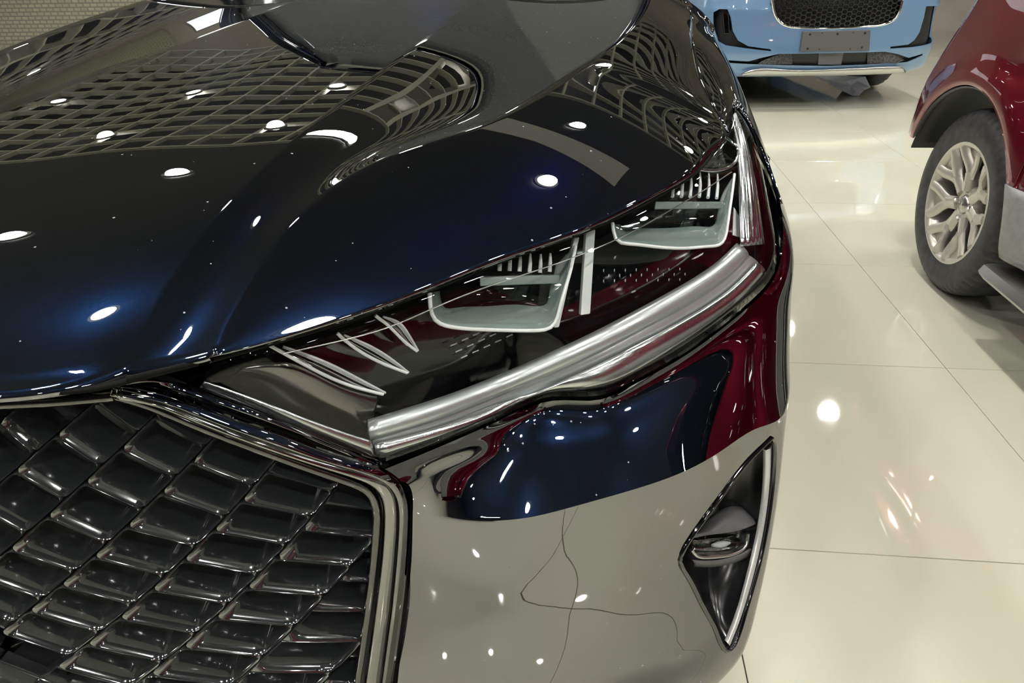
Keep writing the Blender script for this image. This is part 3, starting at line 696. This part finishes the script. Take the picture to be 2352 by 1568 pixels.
# flank below the shoulder with the wheel arch (columns from arch or sill up)
WY, WZ, WR = 1.95, .345, .345
fl = []
for y in np.concatenate([np.linspace(1.42, 2.48, 54), np.linspace(2.52, 3.6, 10)]):
    d = abs(y-WY); zl = .26
    if d < .40: zl = max(.26, WZ+math.sqrt(.40**2-d*d))
    x0 = .352+.030*min(1, max(0, (y-1.42)/.8))
    col = []
    for z in np.linspace(zl, .775, 14):
        fle = .012*math.exp(-((math.hypot(y-WY, z-WZ)-.40)/.05)**2)
        col.append(V(x0-.02*((z-.55)/.3)**2+.012+fle, y, z))
    fl.append(col)
part('side_panel', grid_mesh('side_panel', np.array(fl), flip=False), M['navy'], car, True, th=.005)
cw = full[:, -1]
part('cowl', grid_mesh('cowl', np.array([cw+V(0, .004, -.004), cw+V(0, .10, .0), cw*V(1, 1, .5)+V(0, .30, .525), cw*V(1, 1, .3)+V(0, .50, .735)])), M['black_gloss'], car, th=.006)
# windscreen, pillars and roof (above the frame)
wsg = []
for v in np.linspace(0, 1, 8):
    wsg.append([V(x, 2.50+.72*v+.10*(1-v)*((x-XC)/.75)**2*1.2, 1.05-.02*((x-XC)/.75)**2+.50*v-.04*v*((x-XC)/.75)**2) for x in np.linspace(XC-.76+.10*v, XC+.76-.10*v, 24)])
part('windscreen', grid_mesh('windscreen', np.array(wsg), flip=True), mat('windscreen_glass', (.085, .09, .085), 0, .04, ior=2.0), car, th=.004)
rfg = []
for v in np.linspace(0, 1, 8):
    rfg.append([V(x, 3.22+1.0*v, 1.55+.05*math.sin(math.pi*(.15+.6*v))-.04*((x-XC)/.66)**2) for x in np.linspace(XC-.67, XC+.67, 20)])
part('roof', grid_mesh('roof', np.array(rfg), flip=True), M['navy'], car, th=.01)
part('side_glass', grid_mesh('side_glass', np.array([[V(.25-.12*v, 2.6+.6*v+s*(1.6-.4*v), .99+.52*v) for s in np.linspace(0, 1, 8)] for v in np.linspace(0, 1, 6)]), flip=False), M['glass'], car, True, th=.004)
part('pillar', tube_mesh('pillar', smooth_line([V(.235, 2.54, 1.03), V(.21, 2.72, 1.14), V(.17, 3.0, 1.36), V(.12, 3.26, 1.52)], 20), .028, 10), M['navy'], car, True)
# front wheel
def torus_rows(R0, prof, n=48):
    return np.array([[V(x, R0*0+r*math.cos(a), r*math.sin(a)) for a in np.linspace(0, 2*math.pi, n, endpoint=False)] for x, r in prof])
tp = [(-.10, .20), (-.108, .24), (-.11, .29), (-.10, .325), (-.085, .340), (0, .345), (.085, .340), (.10, .325), (.11, .29), (.108, .24), (.10, .20)]
def wheel_simple(cx, cy):
    me = grid_mesh('tyre', torus_rows(0, tp)+V(cx, cy, WZ), closed=True); return me
part('tyre', wheel_simple(.245, WY), M['rubber'], car, True)
part('wheel_disc', grid_mesh('wheel_disc', torus_rows(0, [(.09, .205), (.10, .20), (.085, .15), (.075, .06), (.08, .002)])+V(.245, WY, WZ), closed=True), M['satin'], car, True, th=.01)
part('wheel_liner', grid_mesh('wheel_liner', torus_rows(0, [(.10, .39), (-.30, .39)], 48)[:, :25]+V(.245, WY, WZ)), M['seal'], car, True, th=.004)
part('underbody', box_mesh('underbody', (XC-.80, .72, .17), (XC+.80, 3.9, .22)), M['seal'], car)

#==RED==
# ================================================================== red car on the right (seen: rear wheel, flank, bumper corner)
M['red'] = flakes(mat('red_paint', (.20, .004, .018), .55, .32, coat=1, coat_ior=1.65, coat_rough=0), (.115, .0018, .009), (.17, .004, .018), 1600)
M['cladding'] = noisy(mat('grey_cladding', (.30, .30, .29), .2, .4), (.28, .28, .27), (.33, .33, .32), 40)
M['alloy'] = mat('silver_alloy', (.66, .64, .57), .55, .33, coat=.5)
RX, RY, RZ = 1.30, 2.55, .325
red = empty('car', (RX+.9, 1.3, 0), 0, 'deep red car on the right, showing its silver alloy wheel and flank', 'car')
RM = red.matrix_world.inverted()
def rpart(name, me, m, parent=None, th=None):
    o = link(name, me, m, parent or red)
    if parent is None: o.matrix_parent_inverse = RM
    if th: thick(o, th)
    return o
def side_x(y, z):
    x = 1.278+.030*((z-.62)/.4)**2+(.05*max(0, z-.85))
    r = math.hypot(y-RY, z-RZ)
    x -= .026*math.exp(-((r-.42)/.075)**2)*(1 if z > .2 else 0)
    x += .012*math.exp(-((z-.80)/.05)**2)*min(1, max(0, (2.9-y)/.6))
    return x
def red_col(y, zl, zh, nz, inset=0.0):
    return [V(side_x(y, z)+inset, y, z) for z in np.linspace(zl, zh, nz)]
AR = .40
def zlow(y, sill):
    d = abs(y-RY); return max(sill, RZ+math.sqrt(max(0, AR*AR-d*d))) if d < AR else sill
body = []; 
for y in np.concatenate([np.linspace(-.45, 2.05, 14), np.linspace(2.09, 2.151, 4), RY-AR*np.cos(np.linspace(0.02, math.pi-.02, 46)), np.linspace(2.951, 3.0, 3)]):
    zl = zlow(y, .50 if y < RY else .47)
    body.append(red_col(y, zl, 1.0, 26))
end = np.array(body[-1])
for a in np.linspace(.08, 1, 12):                       # round the corner to the tail
    an = a*math.pi/2; c = end.copy(); c[:, 0] += .26*(1-math.cos(an)); c[:, 1] += .11*math.sin(an)+.03*np.exp(-((c[:, 2]-.55)/.15)**2)*a-.16*np.clip((c[:, 2]-.62)/.38, 0, 1)*math.sin(an)
    body.append(c)
for x in np.linspace(.15, 1.2, 5):
    c = np.array(body[-1]).copy(); c[:, 0] = end[:, 0]+.26+x; body.append(c)
body = np.array(body)
def tail_lean(P):
    """the tail leans forward with height and the flank tucks in towards it"""
    k = np.clip((P[..., 1]-2.55)/.45, 0, 1.4); h = np.clip((P[..., 2]-.60)/.40, 0, 1)
    P = P.copy(); P[..., 1] -= .17*k*h*h*(3-2*h); P[..., 0] += .022*k**2; return P
rpart('side_body', grid_mesh('side_body', tail_lean(body), flip=True), M['red'], th=.006)
ob = rpart('side_body', grid_mesh('side_body', np.array([red_col(y, .30, 1.0, 12) for y in np.linspace(-.45, 3.25, 20)])*V(-1, 1, 1)+V(2*(RX+.9), 0, 0)), M['red'], th=.006)
# wheel arch inside: dark liner and the return edge
arc = np.linspace(-.1, math.pi-.26, 40)
lin = [[V(side_x(RY, .72)+.02+dx, RY-(AR+.002)*math.cos(a), RZ+(AR+.002)*math.sin(a)) for a in arc] for dx in (-.0, .06, .30)]
rpart('wheel_liner', grid_mesh('wheel_liner', np.array(lin)), mat('liner_black', (.02, .02, .02), 0, .6), th=.004)
lip_ = [V(side_x(RY-AR*math.cos(a), RZ+AR*math.sin(a))+.012, RY-AR*math.cos(a)*.985, RZ+AR*math.sin(a)*.985) for a in arc if RZ+AR*math.sin(a) > .47]
rpart('arch_lip', tube_mesh('arch_lip', np.array(lip_), .007, 8, flat=(1.2, 1)), M['black_trim'])
rpart('liner_back', box_mesh('liner_back', (1.56, RY-.36, .3), (1.6, RY+.22, .70)), M['seal'])
# cladding in front of the wheel, sill, running board, rear bumper valance
cl = []
for y in np.concatenate([np.linspace(-.45, 2.0, 12), np.linspace(2.03, 2.19, 12)]):
    d = abs(y-RY); zt = .505; zb = .29
    if d < AR: zb = min(.5, max(zb, RZ+math.sqrt(AR*AR-d*d)))
    zb = max(zb, .29); cl.append([V(side_x(y, z)-.004+.05*max(0, (.36-z)/.07)**2*.2, y, z) for z in np.linspace(zb, zt, 9)])
rpart('sill_cladding', grid_mesh('sill_cladding', np.array(cl), flip=True), M['cladding'], th=.006)
st = [[V(1.235+.11*u, y, .215+.045*w) for u, w in ((0, .35), (.12, .9), (.35, 1.0), (1, 1.0), (1, 0), (.3, 0), (.06, .1), (0, .35))] for y in (2.17, 2.13, 1.6, 1.0, .4)]
st[0] = [p*.86+np.mean(st[0], 0)*.14 for p in st[0]]
stm = grid_mesh('running_board', np.array(st)); 
bm = bmesh.new(); bm.from_mesh(stm); bmesh.ops.remove_doubles(bm, verts=bm.verts, dist=1e-5); bmesh.ops.holes_fill(bm, edges=[e for e in bm.edges if e.is_boundary]); bmesh.ops.recalc_face_normals(bm, faces=bm.faces); bm.to_mesh(stm); bm.free(); stm.set_sharp_from_angle(angle=math.radians(35))
rpart('running_board', stm, M['satin'])
# door cut line, as a groove strip set into the flank
dl = [(1.98, .98), (2.02, .90), (2.10, .80), (2.115, .745), (2.10, .69), (2.06, .60), (2.03, .52)]
dl = smooth_line([V(side_x(y, z)-.001, y, z) for y, z in [(2.30, 1.0), (2.36, .92), (2.42, .84), (2.41, .80), (2.30, .74), (2.18, .66), (2.12, .56), (2.10, .51)]], 50)
dl = np.array([V(side_x(p[1], p[2])-.0005, p[1], p[2]) for p in dl])
rpart('door_gap', tube_mesh('door_gap', dl, .0022, 6), M['seal'])
tl = [[V(side_x(3.0, z)-.004+.26*(1-math.cos(an)), 3.0+(.116-.16*min(1, max(0, (z-.62)/.38)))*math.sin(an), z) for z in np.linspace(.80, .985, 8)] for an in np.linspace(.25, 1.3, 10)]
rpart('tail_lamp', grid_mesh('tail_lamp', tail_lean(np.array(tl)), flip=True), mat('tail_red', (.35, .005, .008), 0, .08, coat=1), th=.01)
# upper body (above the frame)
ub = [[V(1.30+.02+.16*v+(1.8-.32*v-.04)*u, y0, 1.0+.48*v+.05*math.sin(math.pi*u)*v) for u in np.linspace(0, 1, 12)] for v, y0 in ((0, 2.92), (.5, 2.86), (1, 2.7), (1, 1.6), (1, .7), (0, .15))]
rpart('cabin', grid_mesh('cabin', np.array(ub)), M['glass'], th=.01)
rpart('side_glass', grid_mesh('side_glass', np.array([[V(1.32+.16*v, .15+.55*v+s*(2.75-.75*v), 1.0+.48*v) for s in np.linspace(0, 1, 8)] for v in np.linspace(0, 1, 5)])), M['glass'], th=.006)
rpart('roof', grid_mesh('roof', np.array([[V(1.47+1.46*u, .7+2.0*v, 1.48+.06*math.sin(math.pi*u)) for u in np.linspace(0, 1, 10)] for v in np.linspace(0, 1, 6)])), M['red'], th=.02)
rpart('bonnet', grid_mesh('bonnet', np.array([[V(1.33+1.74*u, .15-.85*v, 1.0-.16*v*v+.05*math.sin(math.pi*u)) for u in np.linspace(0, 1, 12)] for v in np.linspace(0, 1, 8)]), flip=True), M['red'], th=.01)
rpart('nose', grid_mesh('nose', np.array([[V(1.33+1.74*u, -.70-.06*math.sin(math.pi*u)-.05*math.sin(math.pi*w)+(.0), .84-.6*w) for u in np.linspace(0, 1, 12)] for w in np.linspace(0, 1, 8)]), flip=True), M['red'], th=.01)
rpart('underbody', box_mesh('underbody', (1.42, -.6, .24), (2.98, 2.6, .31)), M['seal'])
# ---- wheel: tyre with shoulder blocks, rim barrel, seven forked spokes, hub cap, four nuts
RT = .325
def tyre_mesh(cx, cy, cz, sgn=-1, R0=RT, n=168):
    prof = [(.085, .205), (.100, .212), (.106, .235), (.108, .262), (.103, .290), (.096, .303), (.082, .317), (.055, .3235), (.0, .325), (-.055, .3235), (-.082, .317), (-.096, .303), (-.103, .290), (-.108, .262), (-.106, .235), (-.10, .212), (-.085, .205)]
    G = []
    for k, (w, r) in enumerate(prof):
        row = []
        for q in range(n):
            a = 2*math.pi*q/n; rr = r*R0/.325
            if k in (5, 6, 7, 9, 10, 11) and q % 3 == 0: rr -= .010
            if k == 8 and False: rr -= .004
            row.append(V(cx+sgn*w, cy+rr*math.cos(a), cz+rr*math.sin(a)))
        G.append(row)
    return grid_mesh('tyre', np.array(G), closed=True, flip=(sgn < 0), angle=40)
wc = V(RX+.105, RY, RZ)
def revolve(prof, c, n=64, sgn=-1): return np.array([[V(c[0]+sgn*w, c[1]+r*math.cos(a), c[2]+r*math.sin(a)) for a in np.linspace(0, 2*math.pi, n, endpoint=False)] for w, r in prof])
barrel = rpart('wheel', grid_mesh('wheel', revolve([(.088, .206), (.094, .213), (.098, .211), (.097, .204), (.088, .197), (.06, .190), (-.09, .188)], wc), closed=True, angle=50), M['alloy'], th=.004)
tags = barrel; barrel['label'] = 'seven-spoke silver alloy wheel'
def wsub(nm, me, m): 
    o = link(nm, me, m, barrel); return o
wsub('tyre', tyre_mesh(*wc), M['rubber'])
wsub('brake_disc', grid_mesh('brake_disc', revolve([(.0, .15), (.01, .15), (.01, .03)], wc), closed=True), M['dark_chrome'])
wsub('back_plate', grid_mesh('back_plate', revolve([(-.05, .186), (-.052, .002)], wc), closed=True), M['seal'])
wsub('hub', grid_mesh('hub', revolve([(.03, .07), (.055, .068), (.066, .058), (.068, .040), (.066, .034)], wc, 40), closed=True, angle=50), M['alloy'])
wsub('hub_cap', grid_mesh('hub_cap', revolve([(.060, .034), (.070, .032), (.076, .024), (.078, .001)], wc, 32), closed=True), M['satin'])
# raised italic mark on the hub cap
wsub('cap_mark', tube_mesh('cap_mark', smooth_line([V(wc[0]-.0785, wc[1]+dy, wc[2]+dz) for dy, dz in ((.014, .002), (.006, .006), (0, -.004), (-.006, .005), (-.014, -.002))], 16), .002, 6), M['chrome'])
def spoke_mesh(a0):
    ms = []
    def P(r, a, w): return V(wc[0]-w, wc[1]+r*math.cos(a), wc[2]+r*math.sin(a))
    stem = [P(.05, a0, .064), P(.085, a0, .066), P(.115, a0, .070)]
    ms.append(tube_mesh('s', smooth_line(stem, 8), [.022]*8, 10, flat=(.7, 1.1)))
    for s in (-1, 1):
        arm = [P(.100, a0+s*.03, .069), P(.135, a0+s*.14, .076), P(.165, a0+s*.24, .085), P(.200, a0+s*.275, .094)]
        ms.append(tube_mesh('s', smooth_line(arm, 12), np.linspace(.017, .016, 12), 10, flat=(.7, 1.15)))
    # web between the arms: the shallow pocket
    web = [[P(r, a0+t*hw, w) for t in np.linspace(-1, 1, 7)] for r, hw, w in ((.11, .05, .066), (.135, .12, .066), (.165, .21, .072), (.198, .25, .084))]
    ms.append(grid_mesh('s', np.array(web)))
    return join_meshes('spoke', ms)
for k in range(7):
    wsub('spoke', spoke_mesh(math.radians(90+360/7*k)), M['alloy'])
for k in range(4):
    a = math.radians(45+90*k+45); c = V(wc[0], wc[1]+.050*math.cos(a), wc[2]+.050*math.sin(a))
    wsub('lug_nut', grid_mesh('lug_nut', revolve([(.055, .011), (.078, .010), (.083, .006), (.084, .0005)], c, 6), closed=True, angle=30), M['satin'])
# the other wheels of the red car
w2 = V(RX+.105, -.02, RZ)
rpart('tyre', tyre_mesh(*w2, n=96), M['rubber']); rpart('wheel_disc', grid_mesh('wheel_disc', revolve([(.09, .206), (.094, .20), (.07, .12), (.075, .002)], w2), closed=True), M['alloy'], th=.006)
for yy in (-.02, RY): rpart('tyre', tyre_mesh(RX+1.695, yy, RZ, 1, n=96), M['rubber'])

#==BLUE==
# ================================================================== light blue car in the background, facing us
BA = math.radians(9.6); BP = V(1.831, 5.906, 0)
blue = empty('car', tuple(BP), BA, 'light blue car facing us in the background with black hexagon-mesh grille', 'car')
BEX, BEY = V(math.cos(BA), math.sin(BA), 0), V(-math.sin(BA), math.cos(BA), 0)
def bl(px, py, dy=0.0):
    d = ray(px, py); tt = ((BP+BEY*dy-CAM)@BEY)/(d@BEY); p = CAM+d*tt; return V((p-BP)@BEX, dy, p[2])
M['blue'] = mat('light_blue_paint', (.145, .27, .45), .15, .30, coat=1, coat_ior=1.7, coat_rough=.01)
def bpart(name, me, m, th=None, parent=None):
    o = link(name, me, m, parent or blue)
    if th: thick(o, th)
    return o
plan = smooth_line([V(0, 0, 0), V(.25, .008, 0), V(.5, .04, 0), V(.74, .10, 0), V(.875, .18, 0), V(.945, .30, 0), V(.97, .50, 0), V(.98, .9, 0)], 60)
pn = np.gradient(plan, axis=0); pn = np.stack([pn[:, 1], -pn[:, 0], 0*pn[:, 0]], 1); pn /= np.linalg.norm(pn, axis=1)[:, None]
zin = [(.245, .06), (.265, .03), (.285, .02), (.33, .012), (.42, .0), (.50, .004), (.60, .014), (.72, .022), (.84, .05), (.93, .10), (.98, .17)]
def bsurf(zin, off=0.0):
    zz = np.array([z for z, _ in zin]); ii = np.array([i for _, i in zin]); G = []
    for z in np.concatenate([np.linspace(.245, .98, 53)]):
        ins = np.interp(z, zz, ii)-off
        h = plan-pn*ins; h = h+V(0, 0, z); G.append(np.concatenate([(h[1:]*V(-1, 1, 1))[::-1], h]))
    return np.array(G)
BG2 = bsurf(zin)
bb = bpart('bumper', grid_mesh('bumper', BG2), M['blue'], .012)
def cutl(o, pts, d=(-.3, .35)):
    me = prism_mesh('c', [V(p[0], d[0], p[2]) for p in pts], V(0, d[1]-d[0], 0)); c = link('cutter', me); c.parent = blue
    md = o.modifiers.new('cut', 'BOOLEAN'); md.operation = 'DIFFERENCE'; md.object = c; md.solver = 'EXACT'
    bpy.context.view_layer.update(); dg = bpy.context.evaluated_depsgraph_get(); nm = bpy.data.meshes.new_from_object(o.evaluated_get(dg)); o.modifiers.clear(); o.data = nm; bpy.data.objects.remove(c)
    nm.polygons.foreach_set('use_smooth', [True]*len(nm.polygons)); nm.set_sharp_from_angle(angle=math.radians(35))
gpx = [(1772, -40), (1776, 0), (1780, 28), (1788, 46), (1803, 58), (1840, 64), (1920, 65), (2000, 60), (2040, 53), (2058, 42), (2068, 26), (2076, 0), (2082, -40)]
gll = [bl(x, y, .04) for x, y in gpx]
gll = [V(-.47, .04, gll[0][2])] and gll
gtop = [V(gll[-1][0], .04, .90), V(gll[0][0], .04, .90)]
cutl(bb, gll[1:-1]+[V(gll[-1][0]*.98, .04, .86), V(gll[0][0]*.98, .04, .86)])
il = [(1638, 28), (1648, 20), (1674, 22), (1680, 40), (1683, 72), (1692, 92), (1712, 104), (1760, 110), (1760, 114), (1700, 108), (1656, 100), (1643, 92), (1636, 60)]
ilp = [bl(x, y, .24 if x < 1665 else .13) for x, y in il]
ir = [(2162, 14), (2150, 11), (2124, 14), (2118, 40), (2106, 72), (2092, 90), (2075, 100), (2030, 104), (2030, 108), (2090, 106), (2130, 94), (2150, 80), (2160, 50)]
irp = [bl(x, y, .30 if x > 2125 and y > 0 and (x > 2145 or y > 85) else .13) for x, y in ir]
lo_ = [(1672, 141), (1722, 142), (1745, 134), (1785, 123), (1900, 120), (2030, 118), (2062, 124), (2092, 134), (2132, 126), (2132, 130), (2090, 144), (1900, 150), (1722, 148), (1672, 147)]
lop = [bl(x, y, .05) for x, y in lo_]
for pp in (ilp, irp, lop): cutl(bb, pp)
# dark pockets behind the openings
G = bsurf(zin, -.045)
bpart('pocket_panel', grid_mesh('pocket_panel', G[4:48]), M['black_trim'], .004)
bpart('intake_fin', prism_mesh('intake_fin', [bl(x, y, .17) for x, y in ((1660, 30), (1676, 30), (1682, 76), (1664, 78))], V(0, .02, 0), .002), M['dark_chrome'])
bpart('lower_panel', prism_mesh('lower_panel', [bl(x, y, .045) for x, y in ((1881, 121), (1938, 120), (1932, 149), (1879, 149))], V(0, .012, 0), .002), mat('grey_plastic', (.16, .16, .165), 0, .5))
for xs in (((1750, 140), (1790, 124), (1820, 122), (1820, 148), (1740, 148)), ((1992, 120), (2040, 120), (2078, 138), (2060, 145), (1992, 147))):
    bpart('lower_mesh', prism_mesh('lower_mesh', [bl(x, y, .055) for x, y in xs], V(0, .006, 0), .001), noisy(mat('mesh_grey', (.06, .06, .06), 0, .5), (.02, .02, .02), (.12, .12, .12), 120))
# hexagon mesh
hv, hf = [], []
def hexring(cx, cz, cy, w, h):
    b = len(hv)
    for k in range(6):
        a = math.pi/3*k
        for s, dy in ((1.0, .012), (1.0, 0), (.80, 0), (.74, .012)):
            hv.append((cx+w*s*math.cos(a), cy+dy, cz+h*s*math.sin(a)))
    for k in range(6):
        for q in range(3):
            k2 = (k+1) % 6; hf.append((b+4*k+q, b+4*k2+q, b+4*k2+q+1, b+4*k+q+1))
def in_poly(x, z, P):
    c = False; n = len(P)
    for a in range(n):
        x1, z1, x2, z2 = P[a][0], P[a][2], P[(a+1) % n][0], P[(a+1) % n][2]
        if (z1 > z) != (z2 > z) and x < (x2-x1)*(z-z1)/(z2-z1)+x1: c = not c
    return c
gp = gll[1:-1]+[V(gll[-1][0]*.98, .04, .86), V(gll[0][0]*.98, .04, .86)]
HW, HH = .0255, .0185
for i in range(-16, 17):
    for j in range(0, 24):
        x = i*HW*1.5; z = .52+j*HH*1.732+(HH*.866 if i % 2 else 0)
        if in_poly(x, z, gp): hexring(x, z, .03+.12*x*x, HW, HH)
bpart('grille_mesh', pydata('grille_mesh', hv, hf, False), mat('mesh_black', (.012, .012, .014), 0, .12, ior=2.0))
ch = smooth_line([V(p[0], .022+.13*p[0]**2, p[2]) for p in gll], 80)
bpart('grille_chrome', tube_mesh('grille_chrome', ch, .011, 10), M['chrome'])
# plate carrier with its screws
pl_ = [bl(x, y, -.008) for x, y in ((1845, 73), (2000, 69), (1997, 117), (1838, 119))]
pc = bpart('plate_carrier', prism_mesh('plate_carrier', pl_, V(0, .02, 0), .002), mat('plate_grey', (.105, .10, .105), 0, .5))
for x, y, r in ((1861, 79, .009), (1889, 76, .005), (1924, 78, .009), (1960, 75, .005), (1987, 76, .008), (1855, 112, .009), (1882, 113, .005), (1953, 112, .005), (1980, 109, .008)):
    p = bl(x, y, -.009); me = bpy.data.meshes.new('screw'); bm = bmesh.new(); bmesh.ops.create_cone(bm, cap_ends=True, segments=12, radius1=r, radius2=r*.8, depth=.004, matrix=Matrix.Translation(p) @ Matrix.Rotation(math.pi/2, 4, 'X')); bm.to_mesh(me); bm.free()
    bpart('screw', me, M['black_trim'], parent=pc)
# silver skid strip
A = [bl(x, y, .02) for x, y in ((1706, 172), (1728, 161), (1800, 159), (1920, 157), (2060, 153), (2076, 156), (2082, 165))]
B_ = [bl(x, y, .05) for x, y in ((1712, 176), (1740, 175), (1800, 174), (1920, 172), (2050, 169), (2070, 168), (2082, 168))]
A = smooth_line(A, 40); B_ = smooth_line(B_, 40)
for q in (A, B_): q[:, 1] += .12*q[:, 0]**2-.035
bpart('skid_strip', grid_mesh('skid_strip', np.array([A+V(0, .015, 0), A*.9+B_*.1+V(0, -.006, 0), A*.5+B_*.5+V(0, .004, 0), A*.1+B_*.9+V(0, -.004, 0), B_+V(0, .02, 0)])), M['satin'], .003)
# bonnet, flanks, cabin, wheels of the blue car (mostly above or behind)
bpart('bonnet', grid_mesh('bonnet', np.array([[V(x*(1+.06*v), .16+.10*abs(x/.8)**2.5+1.1*v, .975+.12*v-.05*(x/.85)**2) for x in np.linspace(-.80, .80, 20)] for v in np.linspace(0, 1, 10)])), M['blue'], .008)
for s in (-1, 1):
    fl = []
    for y in np.concatenate([np.linspace(.88, 1.9, 40), np.linspace(1.95, 4.3, 8)]):
        d = abs(y-.98-.0); zl = .24 if d > .39 else max(.24, .35+math.sqrt(.39**2-d*d)); zl = min(zl, .8)
        fl.append([V(s*(.972+.01*math.sin(3*z)-.10*max(0, z-.9)), y, z) for z in np.linspace(zl, 1.05, 12)])
    bpart('side_body', grid_mesh('side_body', np.array(fl), flip=(s < 0)), M['blue'], .008)
    for yy in (.98, 3.7):
        bpart('tyre', tyre_mesh(s*.84, yy, .345, s, R0=.345, n=96), M['rubber'])
        bpart('wheel_disc', grid_mesh('wheel_disc', revolve([(.09, .21), (.094, .2), (.07, .12), (.075, .002)], V(s*.84, yy, .345), sgn=s), closed=True), M['satin'], .006)
    hp = [V(s*x, .16+.5*max(0, x-.55)**1.3+dy, z) for x, z, dy in ((.56, .84, 0), (.58, .93, .03), (.72, .96, .05), (.86, .96, .10), (.89, .90, .12), (.80, .83, .0), (.68, .82, -.01))]
    bpart('headlight', prism_mesh('headlight', hp, V(0, -.05, 0), .006), M['frost_white'])
bpart('cabin', grid_mesh('cabin', np.array([[V(x*(1-.18*v)*.84, 1.25+.85*v+q, 1.09+.5*v) for x in np.linspace(-1, 1, 12)] for v, q in ((0, 0), (.5, 0), (1, 0), (1, .8), (1, 1.6), (0, 2.9))])), M['glass'], .01)
bpart('underbody', box_mesh('underbody', (-.70, .45, .27), (.70, 4.2, .31)), M['seal'])

#==SMALL==
# ------------------------------------------------------------------ crumpled sheet under the blue car
DS = .50
sp_ = [bl(x, y, DS) for x, y in ((1872, 174), (1915, 197), (1958, 218), (1973, 218), (1984, 206), (2000, 199), (1988, 174), (1930, 172))]
zmin = min(p[2] for p in sp_)
sp_ = [p+V(0, 0, .003-zmin) for p in sp_]
cs = np.mean(sp_, 0); vs = sp_+[p*.5+cs*.5+V(0, (-.02 if k % 2 else .012), 0) for k, p in enumerate(sp_)]+[cs+V(0, -.008, 0)]
n_ = len(sp_); fs = [(k, (k+1) % n_, n_+(k+1) % n_, n_+k) for k in range(n_)]+[(n_+k, n_+(k+1) % n_, 2*n_) for k in range(n_)]
vs = [BP+BEX*p[0]+BEY*p[1]+V(0, 0, p[2]) for p in vs]
sh_ = link('plastic_sheet', pydata('plastic_sheet', vs, fs, False), noisy(mat('white_sheet', (.8, .8, .84), 0, .4), (.82, .82, .86), (.55, .57, .75), 5)); thick(sh_, .002, 0)
tag(sh_, 'crumpled white plastic sheet standing on the floor under the light blue car', 'sheet')
